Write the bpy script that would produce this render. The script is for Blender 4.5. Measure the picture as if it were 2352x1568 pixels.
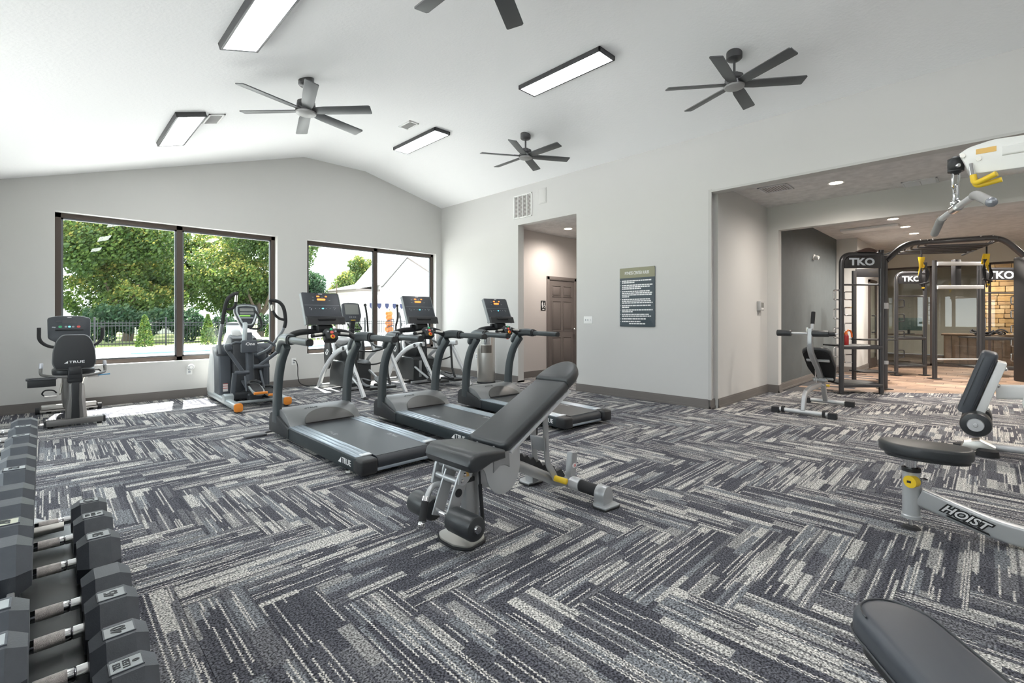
import bpy, bmesh, math, random
from mathutils import Vector, Matrix, Euler
random.seed(7)
PI = math.pi
S = bpy.context.scene
C = S.collection
for o in list(bpy.data.objects): bpy.data.objects.remove(o)

# ------------------------------------------------------------ camera, sky, sun, exposure
YAW = 0.778
cd = bpy.data.cameras.new('camera'); cam = bpy.data.objects.new('camera', cd); C.objects.link(cam)
cam.location = (0, 0, 1.2); cam.rotation_euler = (PI/2, 0, -YAW)
cd.sensor_width = 36; cd.lens = 36*1083.8/2352; cd.shift_y = -54.5/2352; cd.clip_start = .02; cd.clip_end = 400
S.camera = cam
w = bpy.data.worlds.new('sky'); S.world = w; w.use_nodes = True
wn = w.node_tree.nodes; wl = w.node_tree.links
bg = wn['Background']; bg.inputs[0].default_value = (.88, .945, 1, 1); bg.inputs[1].default_value = 3.2
sd = bpy.data.lights.new('sun', 'SUN'); sun = bpy.data.objects.new('sun', sd); C.objects.link(sun)
sd.energy = 20; sd.angle = .01; sd.color = (1, .96, .91)
sun.rotation_euler = Vector((-.092, -.51, -1)).to_track_quat('-Z', 'Y').to_euler()
S.view_settings.view_transform = 'Standard'; S.view_settings.look = 'None'
S.view_settings.exposure = 0.55; S.view_settings.gamma = 1; S.view_settings.use_curve_mapping = False
PANEL_E = 17.0     # LED panel emission
DOWN_W = 80.0     # recessed downlight watts

# ------------------------------------------------------------ materials
MATS = {}
def mat(name, col, rough=.5, metal=0, bump=0, bscale=60, var=0, vscale=8, emit=None, estr=0, coat=0, spec=.5):
    if name in MATS: return MATS[name]
    m = bpy.data.materials.new(name); m.use_nodes = True; MATS[name] = m
    nt = m.node_tree; b = nt.nodes['Principled BSDF']; L = nt.links
    b.inputs['Base Color'].default_value = (*col, 1); b.inputs['Roughness'].default_value = rough
    b.inputs['Metallic'].default_value = metal; b.inputs['Specular IOR Level'].default_value = spec
    if coat: b.inputs['Coat Weight'].default_value = coat
    if emit: b.inputs['Emission Color'].default_value = (*emit, 1); b.inputs['Emission Strength'].default_value = estr
    if var or bump:
        tc = nt.nodes.new('ShaderNodeTexCoord')
    if var:
        n = nt.nodes.new('ShaderNodeTexNoise'); n.inputs['Scale'].default_value = vscale; n.inputs['Detail'].default_value = 5
        L.new(tc.outputs['Object'], n.inputs['Vector'])
        r = nt.nodes.new('ShaderNodeMapRange'); r.inputs[1].default_value = .3; r.inputs[2].default_value = .7
        r.inputs[3].default_value = 1-var; r.inputs[4].default_value = 1+var; L.new(n.outputs[0], r.inputs[0])
        h = nt.nodes.new('ShaderNodeVectorMath'); h.operation = 'SCALE'; h.inputs[0].default_value = col
        L.new(r.outputs[0], h.inputs['Scale']); L.new(h.outputs[0], b.inputs['Base Color'])
    if bump:
        n2 = nt.nodes.new('ShaderNodeTexNoise'); n2.inputs['Scale'].default_value = bscale; n2.inputs['Detail'].default_value = 3
        L.new(tc.outputs['Object'], n2.inputs['Vector'])
        bp = nt.nodes.new('ShaderNodeBump'); bp.inputs['Strength'].default_value = bump; bp.inputs['Distance'].default_value = .01
        L.new(n2.outputs[0], bp.inputs['Height']); L.new(bp.outputs[0], b.inputs['Normal'])
    return m
def emis(name, col, s): return mat(name, col, .5, emit=col, estr=s)
WALL = mat('wall_paint', (.575, .57, .555), .85, bump=.03, bscale=180)
HALLW = mat('hall_paint', (.56, .52, .50), .85, bump=.03, bscale=180)
CEIL = mat('ceiling_paint', (.88, .885, .89), .9, bump=.22, bscale=38)
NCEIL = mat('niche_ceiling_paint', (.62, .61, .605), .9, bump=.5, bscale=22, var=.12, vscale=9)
TRIM = mat('trim_paint', (.165, .15, .14), .5)
DOORM = mat('door_paint', (.17, .145, .135), .45)
BRONZE = mat('window_bronze', (.085, .065, .055), .4, .3)
WHITEP = mat('white_plastic', (.78, .78, .77), .45)
DARKWALL = mat('charcoal_paint', (.085, .10, .105), .6, var=.06)
BLACKP = mat('black_plastic', (.018, .019, .021), .45, bump=.05, bscale=300)
BLACKR = mat('black_rubber', (.022, .022, .024), .75, bump=.1, bscale=250)
VINYL = mat('black_vinyl', (.028, .031, .034), .38, bump=.06, bscale=220, spec=.6)
VINYLG = mat('vinyl_edge', (.05, .053, .058), .35)
TMGREY = mat('graphite_paint', (.075, .088, .094), .38, .35, coat=.15)
TMFRAME = mat('treadmill_frame', (.035, .045, .05), .4, .3)
TMCOVER = mat('motor_cover', (.20, .205, .21), .42, .3)
TMINSET = mat('cover_inset', (.085, .082, .08), .42, .2)
CONSOLE = mat('console_plastic', (.04, .046, .056), .38)
RAILM = mat('rail_aluminium', (.42, .48, .54), .32, .7)
BELT = mat('belt_rubber', (.032, .036, .043), .38, bump=.2, bscale=400)
SILVER = mat('silver_paint', (.46, .47, .48), .36, .55, coat=.1)
SILVERL = mat('light_silver_paint', (.62, .63, .64), .35, .35, coat=.1)
CHROME = mat('chrome', (.75, .75, .76), .13, 1)
STEEL = mat('brushed_steel', (.68, .66, .62), .36, 1)
RUST = mat('knurled_steel', (.64, .60, .57), .42, .9, bump=.5, bscale=700, var=.35, vscale=40)
WHITEM = mat('white_enamel', (.82, .82, .80), .3)
YELLOW = mat('yellow_plastic', (.85, .58, .03), .4)
ORANGE = mat('orange_plastic', (.72, .24, .03), .4)
REDB = mat('red_button', (.7, .03, .02), .35)
GREENB = mat('green_button', (.05, .42, .18), .35)
BLUEB = emis('blue_led', (.15, .75, .95), 1.2)
WHITEB = mat('white_print', (.8, .8, .8), .5)
GREYB = mat('grey_button', (.35, .37, .40), .5)
LEDO = emis('orange_led', (1, .22, .04), 1.6)
SCREEN = mat('dark_screen', (.05, .06, .065), .18)
SCREENG = mat('grey_screen', (.22, .23, .22), .25)
FANM = mat('fan_gunmetal', (.085, .085, .088), .4, .5)
FANB = mat('fan_blade', (.10, .105, .108), .45, .35)
LEDF = mat('panel_frame', (.075, .075, .08), .4, .4)
LEDD = emis('panel_diffuser', (.97, .985, 1), PANEL_E)
HEXR = mat('dumbbell_rubber', (.075, .083, .097), .42, bump=.08, bscale=300, var=.1, vscale=30)
LABELG = mat('dumbbell_label', (.42, .45, .46), .5)
DARKP = mat('dark_print', (.06, .065, .07), .6)
SIGND = mat('sign_slate', (.055, .075, .09), .5)
SIGNO = mat('sign_olive', (.26, .255, .17), .5)
RIGM = mat('rig_graphite', (.075, .075, .08), .3, .6, coat=.2)
RIGB = mat('rig_black', (.02, .02, .022), .4)
def glassmat(name, tint, f, rough=0):
    m = bpy.data.materials.new(name); m.use_nodes = True; nt = m.node_tree; nt.nodes.clear(); MATS[name] = m
    o = nt.nodes.new('ShaderNodeOutputMaterial'); mx = nt.nodes.new('ShaderNodeMixShader')
    t = nt.nodes.new('ShaderNodeBsdfTransparent'); t.inputs[0].default_value = (*tint, 1)
    g = nt.nodes.new('ShaderNodeBsdfGlossy'); g.inputs['Roughness'].default_value = rough
    lw = nt.nodes.new('ShaderNodeLayerWeight'); lw.inputs[0].default_value = .5
    pw = nt.nodes.new('ShaderNodeMath'); pw.operation = 'POWER'; pw.inputs[1].default_value = 4; nt.links.new(lw.outputs['Facing'], pw.inputs[0])
    ad = nt.nodes.new('ShaderNodeMath'); ad.operation = 'MULTIPLY_ADD'; ad.inputs[1].default_value = .5; ad.inputs[2].default_value = f; nt.links.new(pw.outputs[0], ad.inputs[0])
    nt.links.new(ad.outputs[0], mx.inputs[0]); nt.links.new(t.outputs[0], mx.inputs[1]); nt.links.new(g.outputs[0], mx.inputs[2])
    nt.links.new(mx.outputs[0], o.inputs[0]); return m
GLASS = glassmat('window_glass', (.96, .98, .97), .02)
GLASS2 = glassmat('partition_glass', (.92, .93, .90), .05)

# ------------------------------------------------------------ mesh helpers
def V(*a): return Vector(a)
def sm(pts, k=6):
    P = [Vector(p) for p in pts]; out = []
    for i in range(len(P)-1):
        a = P[max(i-1, 0)]; b = P[i]; c = P[i+1]; d = P[min(i+2, len(P)-1)]
        for j in range(k):
            t = j/k
            out.append(.5*((2*b)+(c-a)*t+(2*a-5*b+4*c-d)*t*t+(3*b-a-3*c+d)*t**3))
    out.append(P[-1]); return out
def fil(pts, r, k=5):
    P = [Vector(p) for p in pts]; out = [P[0]]
    for i in range(1, len(P)-1):
        a = P[i-1]-P[i]; b = P[i+1]-P[i]; q = min(r, a.length*.48, b.length*.48)
        s = P[i]+a.normalized()*q; e = P[i]+b.normalized()*q
        for j in range(k+1):
            t = j/k; out.append((1-t)**2*s+2*t*(1-t)*P[i]+t*t*e)
    out.append(P[-1]); return out
def rrect(w, h, r, n=4):
    r = min(r, w*.499, h*.499); o = []
    for cx, cy, a0 in ((w/2-r, h/2-r, 0), (-w/2+r, h/2-r, 90), (-w/2+r, -h/2+r, 180), (w/2-r, -h/2+r, 270)):
        for j in range(n+1):
            a = math.radians(a0+90*j/n); o.append((cx+r*math.cos(a), cy+r*math.sin(a)))
    return o
def ell(a, b, n=28, p=2.0):
    o = []
    for i in range(n):
        t = 2*PI*i/n; c = math.cos(t); s = math.sin(t)
        o.append((a*math.copysign(abs(c)**(2/p), c), b*math.copysign(abs(s)**(2/p), s)))
    return o
class G:
    def __init__(s): s.v = []; s.f = []
    def add(s, vs, fs):
        n = len(s.v); s.v += [tuple(p) for p in vs]; s.f += [tuple(i+n for i in f) for f in fs]; return s
    def bm(s, b, M=None):
        if M is not None: b.transform(M)
        b.verts.index_update(); s.add([v.co[:] for v in b.verts], [[v.index for v in f.verts] for f in b.faces]); b.free(); return s
    def box(s, c, d, r=0, seg=2, R=None):
        b = bmesh.new(); bmesh.ops.create_cube(b, size=1); bmesh.ops.scale(b, vec=d, verts=b.verts)
        if r: bmesh.ops.bevel(b, geom=b.edges[:], offset=min(r, min(d)*.49), segments=seg, profile=.5, affect='EDGES', clamp_overlap=True)
        M = Matrix.Translation(c)
        if R is not None: M = M @ (R if isinstance(R, Matrix) else Euler(R).to_matrix().to_4x4())
        return s.bm(b, M)
    def b2(s, x0, x1, y0, y1, z0, z1, r=0, seg=2):
        return s.box(((x0+x1)/2, (y0+y1)/2, (z0+z1)/2), (abs(x1-x0), abs(y1-y0), abs(z1-z0)), r, seg)
    def cyl(s, a, b, r, r2=None, n=18, bev=0):
        a = Vector(a); b = Vector(b); r2 = r if r2 is None else r2; L = (b-a).length
        prof = [(0, 0), (r, 0), (r2, L), (0, L)]
        if bev: prof = [(0, 0), (r-bev, 0), (r-.3*bev, .3*bev), (r, bev), (r2, L-bev), (r2-.3*bev, L-.3*bev), (r2-bev, L), (0, L)]
        return s.lathe(prof, a, b-a, n)
    def lathe(s, prof, c, ax=(0, 0, 1), n=24):
        M = Matrix.Translation(c) @ Vector(ax).to_track_quat('Z', 'Y').to_matrix().to_4x4()
        vs = []; fs = []; rings = []
        for r, z in prof:
            if r < 1e-6: rings.append([len(vs)]); vs.append(M @ V(0, 0, z))
            else:
                rings.append(list(range(len(vs), len(vs)+n)))
                for i in range(n): t = 2*PI*i/n; vs.append(M @ V(r*math.cos(t), r*math.sin(t), z))
        for A, B in zip(rings, rings[1:]):
            for i in range(n):
                j = (i+1) % n
                if len(A) == 1 and len(B) == 1: continue
                if len(A) == 1: fs.append((A[0], B[j], B[i]))
                elif len(B) == 1: fs.append((A[i], A[j], B[0]))
                else: fs.append((A[i], A[j], B[j], B[i]))
        return s.add(vs, fs)
    def ball(s, c, r, n=16, sc=(1, 1, 1)):
        b = bmesh.new(); bmesh.ops.create_uvsphere(b, u_segments=n, v_segments=max(6, n//2), radius=r)
        bmesh.ops.scale(b, vec=sc, verts=b.verts); return s.bm(b, Matrix.Translation(c))
    def tube(s, pts, r, n=10, closed=False):
        P = [Vector(p) for p in pts]; m = len(P); vs = []; fs = []
        T = []
        for i in range(m):
            a = P[i-1] if (i or closed) else P[0]; b = P[(i+1) % m] if (i < m-1 or closed) else P[-1]
            T.append((b-a).normalized())
        N = T[0].orthogonal().normalized()
        for i in range(m):
            N = (N-T[i]*N.dot(T[i]))
            N = N.normalized() if N.length > 1e-6 else T[i].orthogonal().normalized()
            B = T[i].cross(N); rr = r[i] if isinstance(r, (list, tuple)) else r
            for k in range(n): t = 2*PI*k/n; vs.append(P[i]+N*rr*math.cos(t)+B*rr*math.sin(t))
        for i in range(m if closed else m-1):
            a = i*n; b = ((i+1) % m)*n
            for k in range(n): l = (k+1) % n; fs.append((a+k, a+l, b+l, b+k))
        if not closed: fs.append(tuple(range(n-1, -1, -1))); fs.append(tuple(range((m-1)*n, m*n)))
        return s.add(vs, fs)
    def sweep(s, pts, w, h, side=(1, 0, 0), r=.01, n=3):
        """rounded rectangular bar: w along side, h across; w,h may be lists"""
        P = [Vector(p) for p in pts]; m = len(P); sd_ = Vector(side).normalized(); vs = []; fs = []
        for i in range(m):
            T = (P[min(i+1, m-1)]-P[max(i-1, 0)]).normalized(); U = T.cross(sd_).normalized()
            ww = w[i] if isinstance(w, (list, tuple)) else w; hh = h[i] if isinstance(h, (list, tuple)) else h
            sec = rrect(ww, hh, r, n); K = len(sec)
            for x, y in sec: vs.append(P[i]+sd_*x+U*y)
        for i in range(m-1):
            for k in range(K): l = (k+1) % K; fs.append((i*K+k, i*K+l, (i+1)*K+l, (i+1)*K+k))
        fs.append(tuple(range(K-1, -1, -1))); fs.append(tuple(range((m-1)*K, m*K)))
        return s.add(vs, fs)
    def prism(s, poly, ax, a, b, bev=0, seg=2, M=None):
        """poly in the two axes other than ax (cyclic order x:(y,z) y:(x,z) z:(x,y)) from a to b along ax"""
        def mk(p, t): return {'x': (t, p[0], p[1]), 'y': (p[0], t, p[1]), 'z': (p[0], p[1], t)}[ax]
        bb = bmesh.new(); lo = [bb.verts.new(mk(p, a)) for p in poly]; hi = [bb.verts.new(mk(p, b)) for p in poly]
        n = len(poly); f1 = bb.faces.new(lo); f2 = bb.faces.new(hi)
        for i in range(n): bb.faces.new((lo[i], lo[(i+1) % n], hi[(i+1) % n], hi[i]))
        bmesh.ops.recalc_face_normals(bb, faces=bb.faces[:])
        if bev:
            es = set(f1.edges[:])|set(f2.edges[:])
            bmesh.ops.bevel(bb, geom=list(es), offset=bev, segments=seg, profile=.5, affect='EDGES', clamp_overlap=True)
        return s.bm(bb, M)
    def xf(s, M): s.v = [tuple(M @ Vector(p)) for p in s.v]; return s
def mesh(g, name='m', ang=38):
    me = bpy.data.meshes.new(name); me.from_pydata(g.v, [], g.f)
    b = bmesh.new(); b.from_mesh(me); bmesh.ops.recalc_face_normals(b, faces=b.faces[:]); b.to_mesh(me); b.free()
    me.shade_smooth(); me.set_sharp_from_angle(angle=math.radians(ang)); me.update(); return me
def tag(o, label=None, cat=None, group=None, kind=None):
    for k, v in (('label', label), ('category', cat), ('group', group), ('kind', kind)):
        if v: o[k] = v
    return o
def part(name, g, m, parent=None, label=None, cat=None, group=None, kind=None, ang=38):
    me = g if isinstance(g, bpy.types.Mesh) else mesh(g, name, ang)
    if m is not None and not me.materials: me.materials.append(m)
    o = bpy.data.objects.new(name, me); C.objects.link(o)
    if parent: o.parent = parent
    return tag(o, label, cat, group, kind)
def thing(name, label, cat, loc=(0, 0, 0), rz=0, group=None):
    o = bpy.data.objects.new(name, None); C.objects.link(o); o.empty_display_size = .1
    o.location = loc; o.rotation_euler = (0, 0, rz); return tag(o, label, cat, group)
def tree_copy(o, parent=None):
    c = o.copy(); C.objects.link(c); c.parent = parent
    for ch in list(o.children): tree_copy(ch, c)
    return c
def dup(root, loc, rz=0, label=None):
    c = tree_copy(root); c.location = loc; c.rotation_euler = (0, 0, rz)
    if label: c['label'] = label
    return c
def frame(o, x, up): # matrix with local x along x, local y along up
    x = Vector(x).normalized(); u = Vector(up); z = x.cross(u).normalized(); y = z.cross(x)
    M = Matrix((x, y, z)).transposed().to_4x4(); return Matrix.Translation(o) @ M
def text(name, body, size, m, parent, o, x, up, sx=1, off=.0, ext=.0008, shear=0):
    """flat lettering centred at o, reading along x"""
    cu = bpy.data.curves.new('t', 'FONT'); cu.body = body; cu.size = size; cu.align_x = 'CENTER'; cu.align_y = 'CENTER'
    cu.extrude = ext; cu.offset = off; cu.resolution_u = 3; cu.shear = shear
    ob = bpy.data.objects.new('t', cu); me = bpy.data.meshes.new_from_object(ob)
    bpy.data.objects.remove(ob); bpy.data.curves.remove(cu)
    me.transform(frame(o, x, up) @ Matrix.Diagonal((sx, 1, 1, 1)))
    me.materials.clear(); me.materials.append(m)
    p = bpy.data.objects.new(name, me); C.objects.link(p); p.parent = parent; return p
def clip(poly, nx, ny, d): # keep nx*x+ny*y<=d
    out = []
    for i in range(len(poly)):
        a = poly[i]; b = poly[(i+1) % len(poly)]; da = nx*a[0]+ny*a[1]-d; db = nx*b[0]+ny*b[1]-d
        if da <= 0: out.append(a)
        if (da < 0 < db) or (db < 0 < da):
            t = da/(da-db); out.append((a[0]+t*(b[0]-a[0]), a[1]+t*(b[1]-a[1])))
    return out

# ============================================================ room shell
XR, YB, XL, YF = 6.211, 8.524, -1.25, -3.6        # right wall, window wall, left wall, wall behind the camera
def ceil_z(x):
    if x < 3.237: return 4.04-.313*(3.237-x)
    if x < 4.40: return 4.04
    return 4.04-.236*(x-4.40)
def struct(name, g, m, label, cat): return part(name, g, m, None, label, cat, kind='structure')
W1 = (.072, 2.792); W2 = (3.291, 6.07); WZ0, WZ1 = .554, 2.59
g = G()
prof = [(XL-.2, ceil_z(XL-.2)), (3.237, 4.04), (4.40, 4.04), (XR+.15, ceil_z(XR+.15))]
T = .24
g.prism([(XL-.2, WZ1)]+[(x, z+.03) for x, z in prof]+[(XR+.15, WZ1)], 'y', YB, YB+T)
g.b2(XL-.2, XR+.15, YB, YB+T, -.02, WZ0)
for a, b in ((XL-.2, W1[0]), (W1[1], W2[0]), (W2[1], XR+.15)): g.b2(a, b, YB, YB+T, WZ0, WZ1)
struct('wall_back', g, WALL, 'greige gable wall holding the two wide windows', 'wall')
g = G()                                           # right wall with hall opening and big alcove opening
def rw(y0, y1, z0, z1): g.b2(XR, XR+.15, y0, y1, z0, z1)
rw(6.143, YB, -.02, 3.7); rw(4.79, 6.143, 2.915, 3.7); rw(2.606, 4.79, -.02, 3.7); rw(YF, 2.606, 2.868, 3.7)
struct('wall_right', g, WALL, 'long pale greige wall with doorway opening and wide alcove opening', 'wall')
g = G(); LW = ((-.2, 2.8), (3.6, 6.6))                # two unseen windows added here to bring daylight onto the ceiling
g.b2(XL-.15, XL, YF, YB, -.02, WZ0); g.b2(XL-.15, XL, YF, YB, 2.35, 2.75)
for a, b in ((YF, LW[0][0]), (LW[0][1], LW[1][0]), (LW[1][1], YB)): g.b2(XL-.15, XL, a, b, WZ0, 2.35)
struct('wall_left', g, WALL, 'plain greige side wall behind the dumbbell rack', 'wall')
g = G(); g.prism([(XL-.2, -.02)]+[(x, z+.03) for x, z in prof]+[(XR+.15, -.02)], 'y', YF-.15, YF); struct('wall_front', g, WALL, 'plain greige end wall opposite the windows', 'wall')
g = G()
cp = prof; g.prism([(x, z) for x, z in cp]+[(x, z+.12) for x, z in reversed(cp)], 'y', YF-.1, YB+.1)
struct('ceiling', g, CEIL, 'white vaulted ceiling with flat ridge strip and textured paint', 'ceiling')
# hall behind the doorway
HX0, HX1, HY0, HY1 = XR+.15, 8.75, 4.55, 6.52
g = G(); g.b2(HX0, HX1, HY1, HY1+.1, 0, 2.97); g.b2(HX1, HX1+.1, HY0-.1, HY1+.1, 0, 2.97); g.b2(HX0, HX1, HY0-.1, HY0, 0, 2.97)
struct('wall_hall', g, HALLW, 'taupe walls of the short hall behind the doorway', 'wall')
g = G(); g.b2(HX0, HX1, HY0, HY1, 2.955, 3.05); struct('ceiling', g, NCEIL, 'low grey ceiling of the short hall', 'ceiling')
# alcove behind the big opening
NX0, NX1, NY, NZ = XR+.15, 8.33, 2.55, 2.984
g = G(); g.b2(NX0, NX1+.1, NY, NY+.12, -.02, 3.05); struct('wall_alcove_side', g, WALL, 'greige side wall of the alcove carrying a thermostat', 'wall')
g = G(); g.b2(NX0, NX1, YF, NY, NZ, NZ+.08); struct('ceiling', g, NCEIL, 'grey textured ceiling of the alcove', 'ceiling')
g = G(); g.b2(NX1, NX1+.15, 2.385, NY, -.02, 3.0); g.b2(NX1, NX1+.15, YF, 2.385, 2.60, 3.0)
struct('wall_alcove_back', g, WALL, 'greige header wall framing the opening to the functional training room', 'wall')
g = G(); g.b2(NX0, 21.5, YF-.12, YF, -.02, 3.05); struct('wall_far_side', g, WALL, 'far side wall of the training room', 'wall')
# far training room
FX1 = 15.8
g = G(); g.b2(NX1+.15, 12.6, 2.43, 2.53, -.02, 3.0); struct('wall_charcoal', g, DARKWALL, 'charcoal accent wall carrying a small white camera', 'wall')
g = G(); g.b2(12.6, 12.7, 2.05, 2.53, -.02, 3.0); g.b2(12.7, FX1, 2.05, 2.15, -.02, 3.0); struct('wall_far_white', g, WALL, 'pale wall stepping in beyond the charcoal wall', 'wall')
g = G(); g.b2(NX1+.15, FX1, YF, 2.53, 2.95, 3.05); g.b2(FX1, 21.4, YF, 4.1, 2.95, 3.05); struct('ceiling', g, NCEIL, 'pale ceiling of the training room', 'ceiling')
g = G(); g.b2(FX1-.05, FX1+.1, YF, 2.05, 2.50, 2.95); g.b2(20.6, 20.75, YF, 4.1, 0, 2.95); g.b2(FX1+.1, 20.6, 4, 4.1, 0, 2.95); g.b2(FX1, FX1+.1, 2.05, 4.1, 0, 2.95)
struct('wall_office', g, mat('office_paint', (.55, .53, .47), .8), 'pale office walls beyond the glass partition', 'wall')
# floors
g = G(); g.b2(XL-.2, 21.5, YF-.2, YB+.24, -.09, -.02); g.b2(XL-.2, NX1+3.8, YF-.2, YB+.1, -.02, -.009)
floor = struct('floor', g, mat('carpet_backing', (.05, .05, .055), .95), 'patterned charcoal and cream carpet planks laid in herringbone', 'floor')

# ---- carpet planks
def carpet_mat():
    m = bpy.data.materials.new('carpet'); m.use_nodes = True; nt = m.node_tree; L = nt.links; b = nt.nodes['Principled BSDF']
    b.inputs['Roughness'].default_value = .95; b.inputs['Specular IOR Level'].default_value = .15
    def nd(t, **k):
        n = nt.nodes.new(t)
        for a, v in k.items(): setattr(n, a, v)
        return n
    def put(s, v):
        if isinstance(v, (int, float)): s.default_value = v
        else: L.new(v, s)
    def ma(op, a, bb=0, c=0):
        n = nd('ShaderNodeMath', operation=op); put(n.inputs[0], a); put(n.inputs[1], bb); put(n.inputs[2], c); return n.outputs[0]
    def wn_(x, y, z):
        cx = nd('ShaderNodeCombineXYZ'); put(cx.inputs[0], x); put(cx.inputs[1], y); put(cx.inputs[2], z)
        n = nd('ShaderNodeTexWhiteNoise', noise_dimensions='3D'); L.new(cx.outputs[0], n.inputs[0]); return n.outputs[0]
    uv = nd('ShaderNodeUVMap'); sp = nd('ShaderNodeSeparateXYZ'); L.new(uv.outputs[0], sp.inputs[0])
    at = nd('ShaderNodeAttribute', attribute_name='pr'); oi = nd('ShaderNodeObjectInfo')
    rnd = ma('MULTIPLY', ma('ADD', at.outputs['Fac'], oi.outputs['Random']), 977.)
    u = sp.outputs[0]; v = sp.outputs[1]
    zig = ma('MULTIPLY', ma('SINE', ma('MULTIPLY', v, 330.)), .0085)
    u2 = ma('ADD', u, zig)
    col = ma('FLOOR', ma('MULTIPLY', u2, 21.)); g0 = ma('FLOOR', ma('ADD', ma('MULTIPLY', u2, 4.3), wn_(rnd, 3., 1.)))
    s0 = ma('FLOOR', ma('ADD', ma('MULTIPLY', v, 3.3), ma('MULTIPLY', wn_(g0, rnd, 7.), 2.)))
    br = wn_(g0, s0, rnd)
    cr = nd('ShaderNodeValToRGB'); cr.color_ramp.interpolation = 'CONSTANT'
    E = cr.color_ramp.elements; E[0].color = (.070, .071, .083, 1); E[1].position = .34; E[1].color = (.125, .125, .135, 1)
    for p, c in ((.54, (.165, .172, .184, 1)), (.69, (.085, .086, .099, 1)), (.81, (.25, .245, .24, 1)), (.89, (.40, .39, .37, 1))):
        e = E.new(p); e.color = c
    L.new(br, cr.inputs[0])
    r1 = wn_(col, rnd, 2.)
    s1 = ma('FLOOR', ma('ADD', ma('MULTIPLY', v, ma('ADD', 2., ma('MULTIPLY', r1, 5.))), ma('MULTIPLY', r1, 9.)))
    r2 = wn_(col, s1, rnd)
    st = ma('MULTIPLY', ma('GREATER_THAN', r1, .62), ma('GREATER_THAN', r2, .40))
    dk = ma('MULTIPLY', ma('LESS_THAN', r1, .16), ma('GREATER_THAN', r2, .35))
    fr = ma('FRACT', ma('MULTIPLY', u2, 21.)); core = ma('LESS_THAN', ma('ABSOLUTE', ma('SUBTRACT', fr, .5)), ma('ADD', .12, ma('MULTIPLY', r2, .26)))
    tc = nd('ShaderNodeNewGeometry'); ns = nd('ShaderNodeTexNoise'); ns.inputs['Scale'].default_value = 125; ns.inputs['Detail'].default_value = 3
    L.new(tc.outputs['Position'], ns.inputs['Vector'])
    m1 = nd('ShaderNodeMix', data_type='RGBA'); L.new(ma('MULTIPLY', ma('MULTIPLY', st, core), .86), m1.inputs[0]); L.new(cr.outputs[0], m1.inputs[6]); m1.inputs[7].default_value = (.50, .48, .45, 1)
    m2 = nd('ShaderNodeMix', data_type='RGBA'); L.new(ma('MULTIPLY', dk, .7), m2.inputs[0]); L.new(m1.outputs[2], m2.inputs[6]); m2.inputs[7].default_value = (.05, .05, .062, 1)
    mr = nd('ShaderNodeMapRange'); mr.inputs[1].default_value = .38; mr.inputs[2].default_value = .64; mr.inputs[3].default_value = .3; mr.inputs[4].default_value = 2.1; L.new(ns.outputs[0], mr.inputs[0])
    sc = nd('ShaderNodeVectorMath', operation='SCALE'); L.new(m2.outputs[2], sc.inputs[0]); L.new(mr.outputs[0], sc.inputs['Scale'])
    L.new(sc.outputs[0], b.inputs['Base Color'])
    bp = nd('ShaderNodeBump'); bp.inputs['Strength'].default_value = .5; bp.inputs['Distance'].default_value = .004; L.new(ns.outputs[0], bp.inputs['Height']); L.new(bp.outputs[0], b.inputs['Normal'])
    return m
CARPET = carpet_mat()
PW, PL_ = .2286, .9144
def plank_mesh(polys, name, z1=0., z0=-.008):
    """polys: list of (polygon, uvfunc, rnd)"""
    vs = []; fs = []; uvs = []; rn = []
    for poly, uf, r in polys:
        n = len(poly); o = len(vs)
        vs += [(x, y, z1) for x, y in poly]+[(x, y, z0) for x, y in poly]
        fs.append(tuple(range(o, o+n))); uvs.append([uf(p) for p in poly]); rn.append(r)
        for i in range(n):
            j = (i+1) % n; fs.append((o+i, o+n+i, o+n+j, o+j)); uvs.append([uf(poly[i]), uf(poly[i]), uf(poly[j]), uf(poly[j])]); rn.append(r)
    me = bpy.data.meshes.new(name); me.from_pydata(vs, [], fs); l = me.uv_layers.new(name='UVMap')
    l.data.foreach_set('uv', [c for q in uvs for p in q for c in p])
    a = me.attributes.new('pr', 'FLOAT', 'FACE'); a.data.foreach_set('value', rn)
    me.materials.append(CARPET); return me
def area(p): return abs(sum(p[i][0]*p[(i+1) % len(p)][1]-p[(i+1) % len(p)][0]*p[i][1] for i in range(len(p))))/2
sY, cY = math.sin(YAW), math.cos(YAW)
def view(x, y):
    d = x*sY+y*cY; r = x*cY-y*sY
    return d, (1176+1083.8*r/d if d > .05 else -9e9), (729.5+1083.8*1.2/d if d > .05 else 9e9)
def inroom(poly):
    """clip to carpeted region: main room, or hall, or alcove and the strip before the wood floor"""
    res = []
    a = poly
    for c in ((1, 0, XR), (-1, 0, -XL), (0, 1, YB), (0, -1, -YF)): a = clip(a, *c) if a else a
    if a and area(a) > .002: res.append(a)
    a = poly
    for c in ((-1, 0, -XR), (1, 0, HX1), (0, 1, HY1), (0, -1, -4.79)): a = clip(a, *c) if a else a
    if a and area(a) > .002: res.append(a)
    a = poly
    for c in ((-1, 0, -XR), (1, 0, 12.2), (0, 1, NY), (0, -1, -YF), (1.223, 1, 2.41+1.223*8.6)): a = clip(a, *c) if a else a
    if a and area(a) > .002: res.append(a)
    return res
planks = []
X0, Y0 = 1.085, 2.75+PW-1.085
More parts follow.
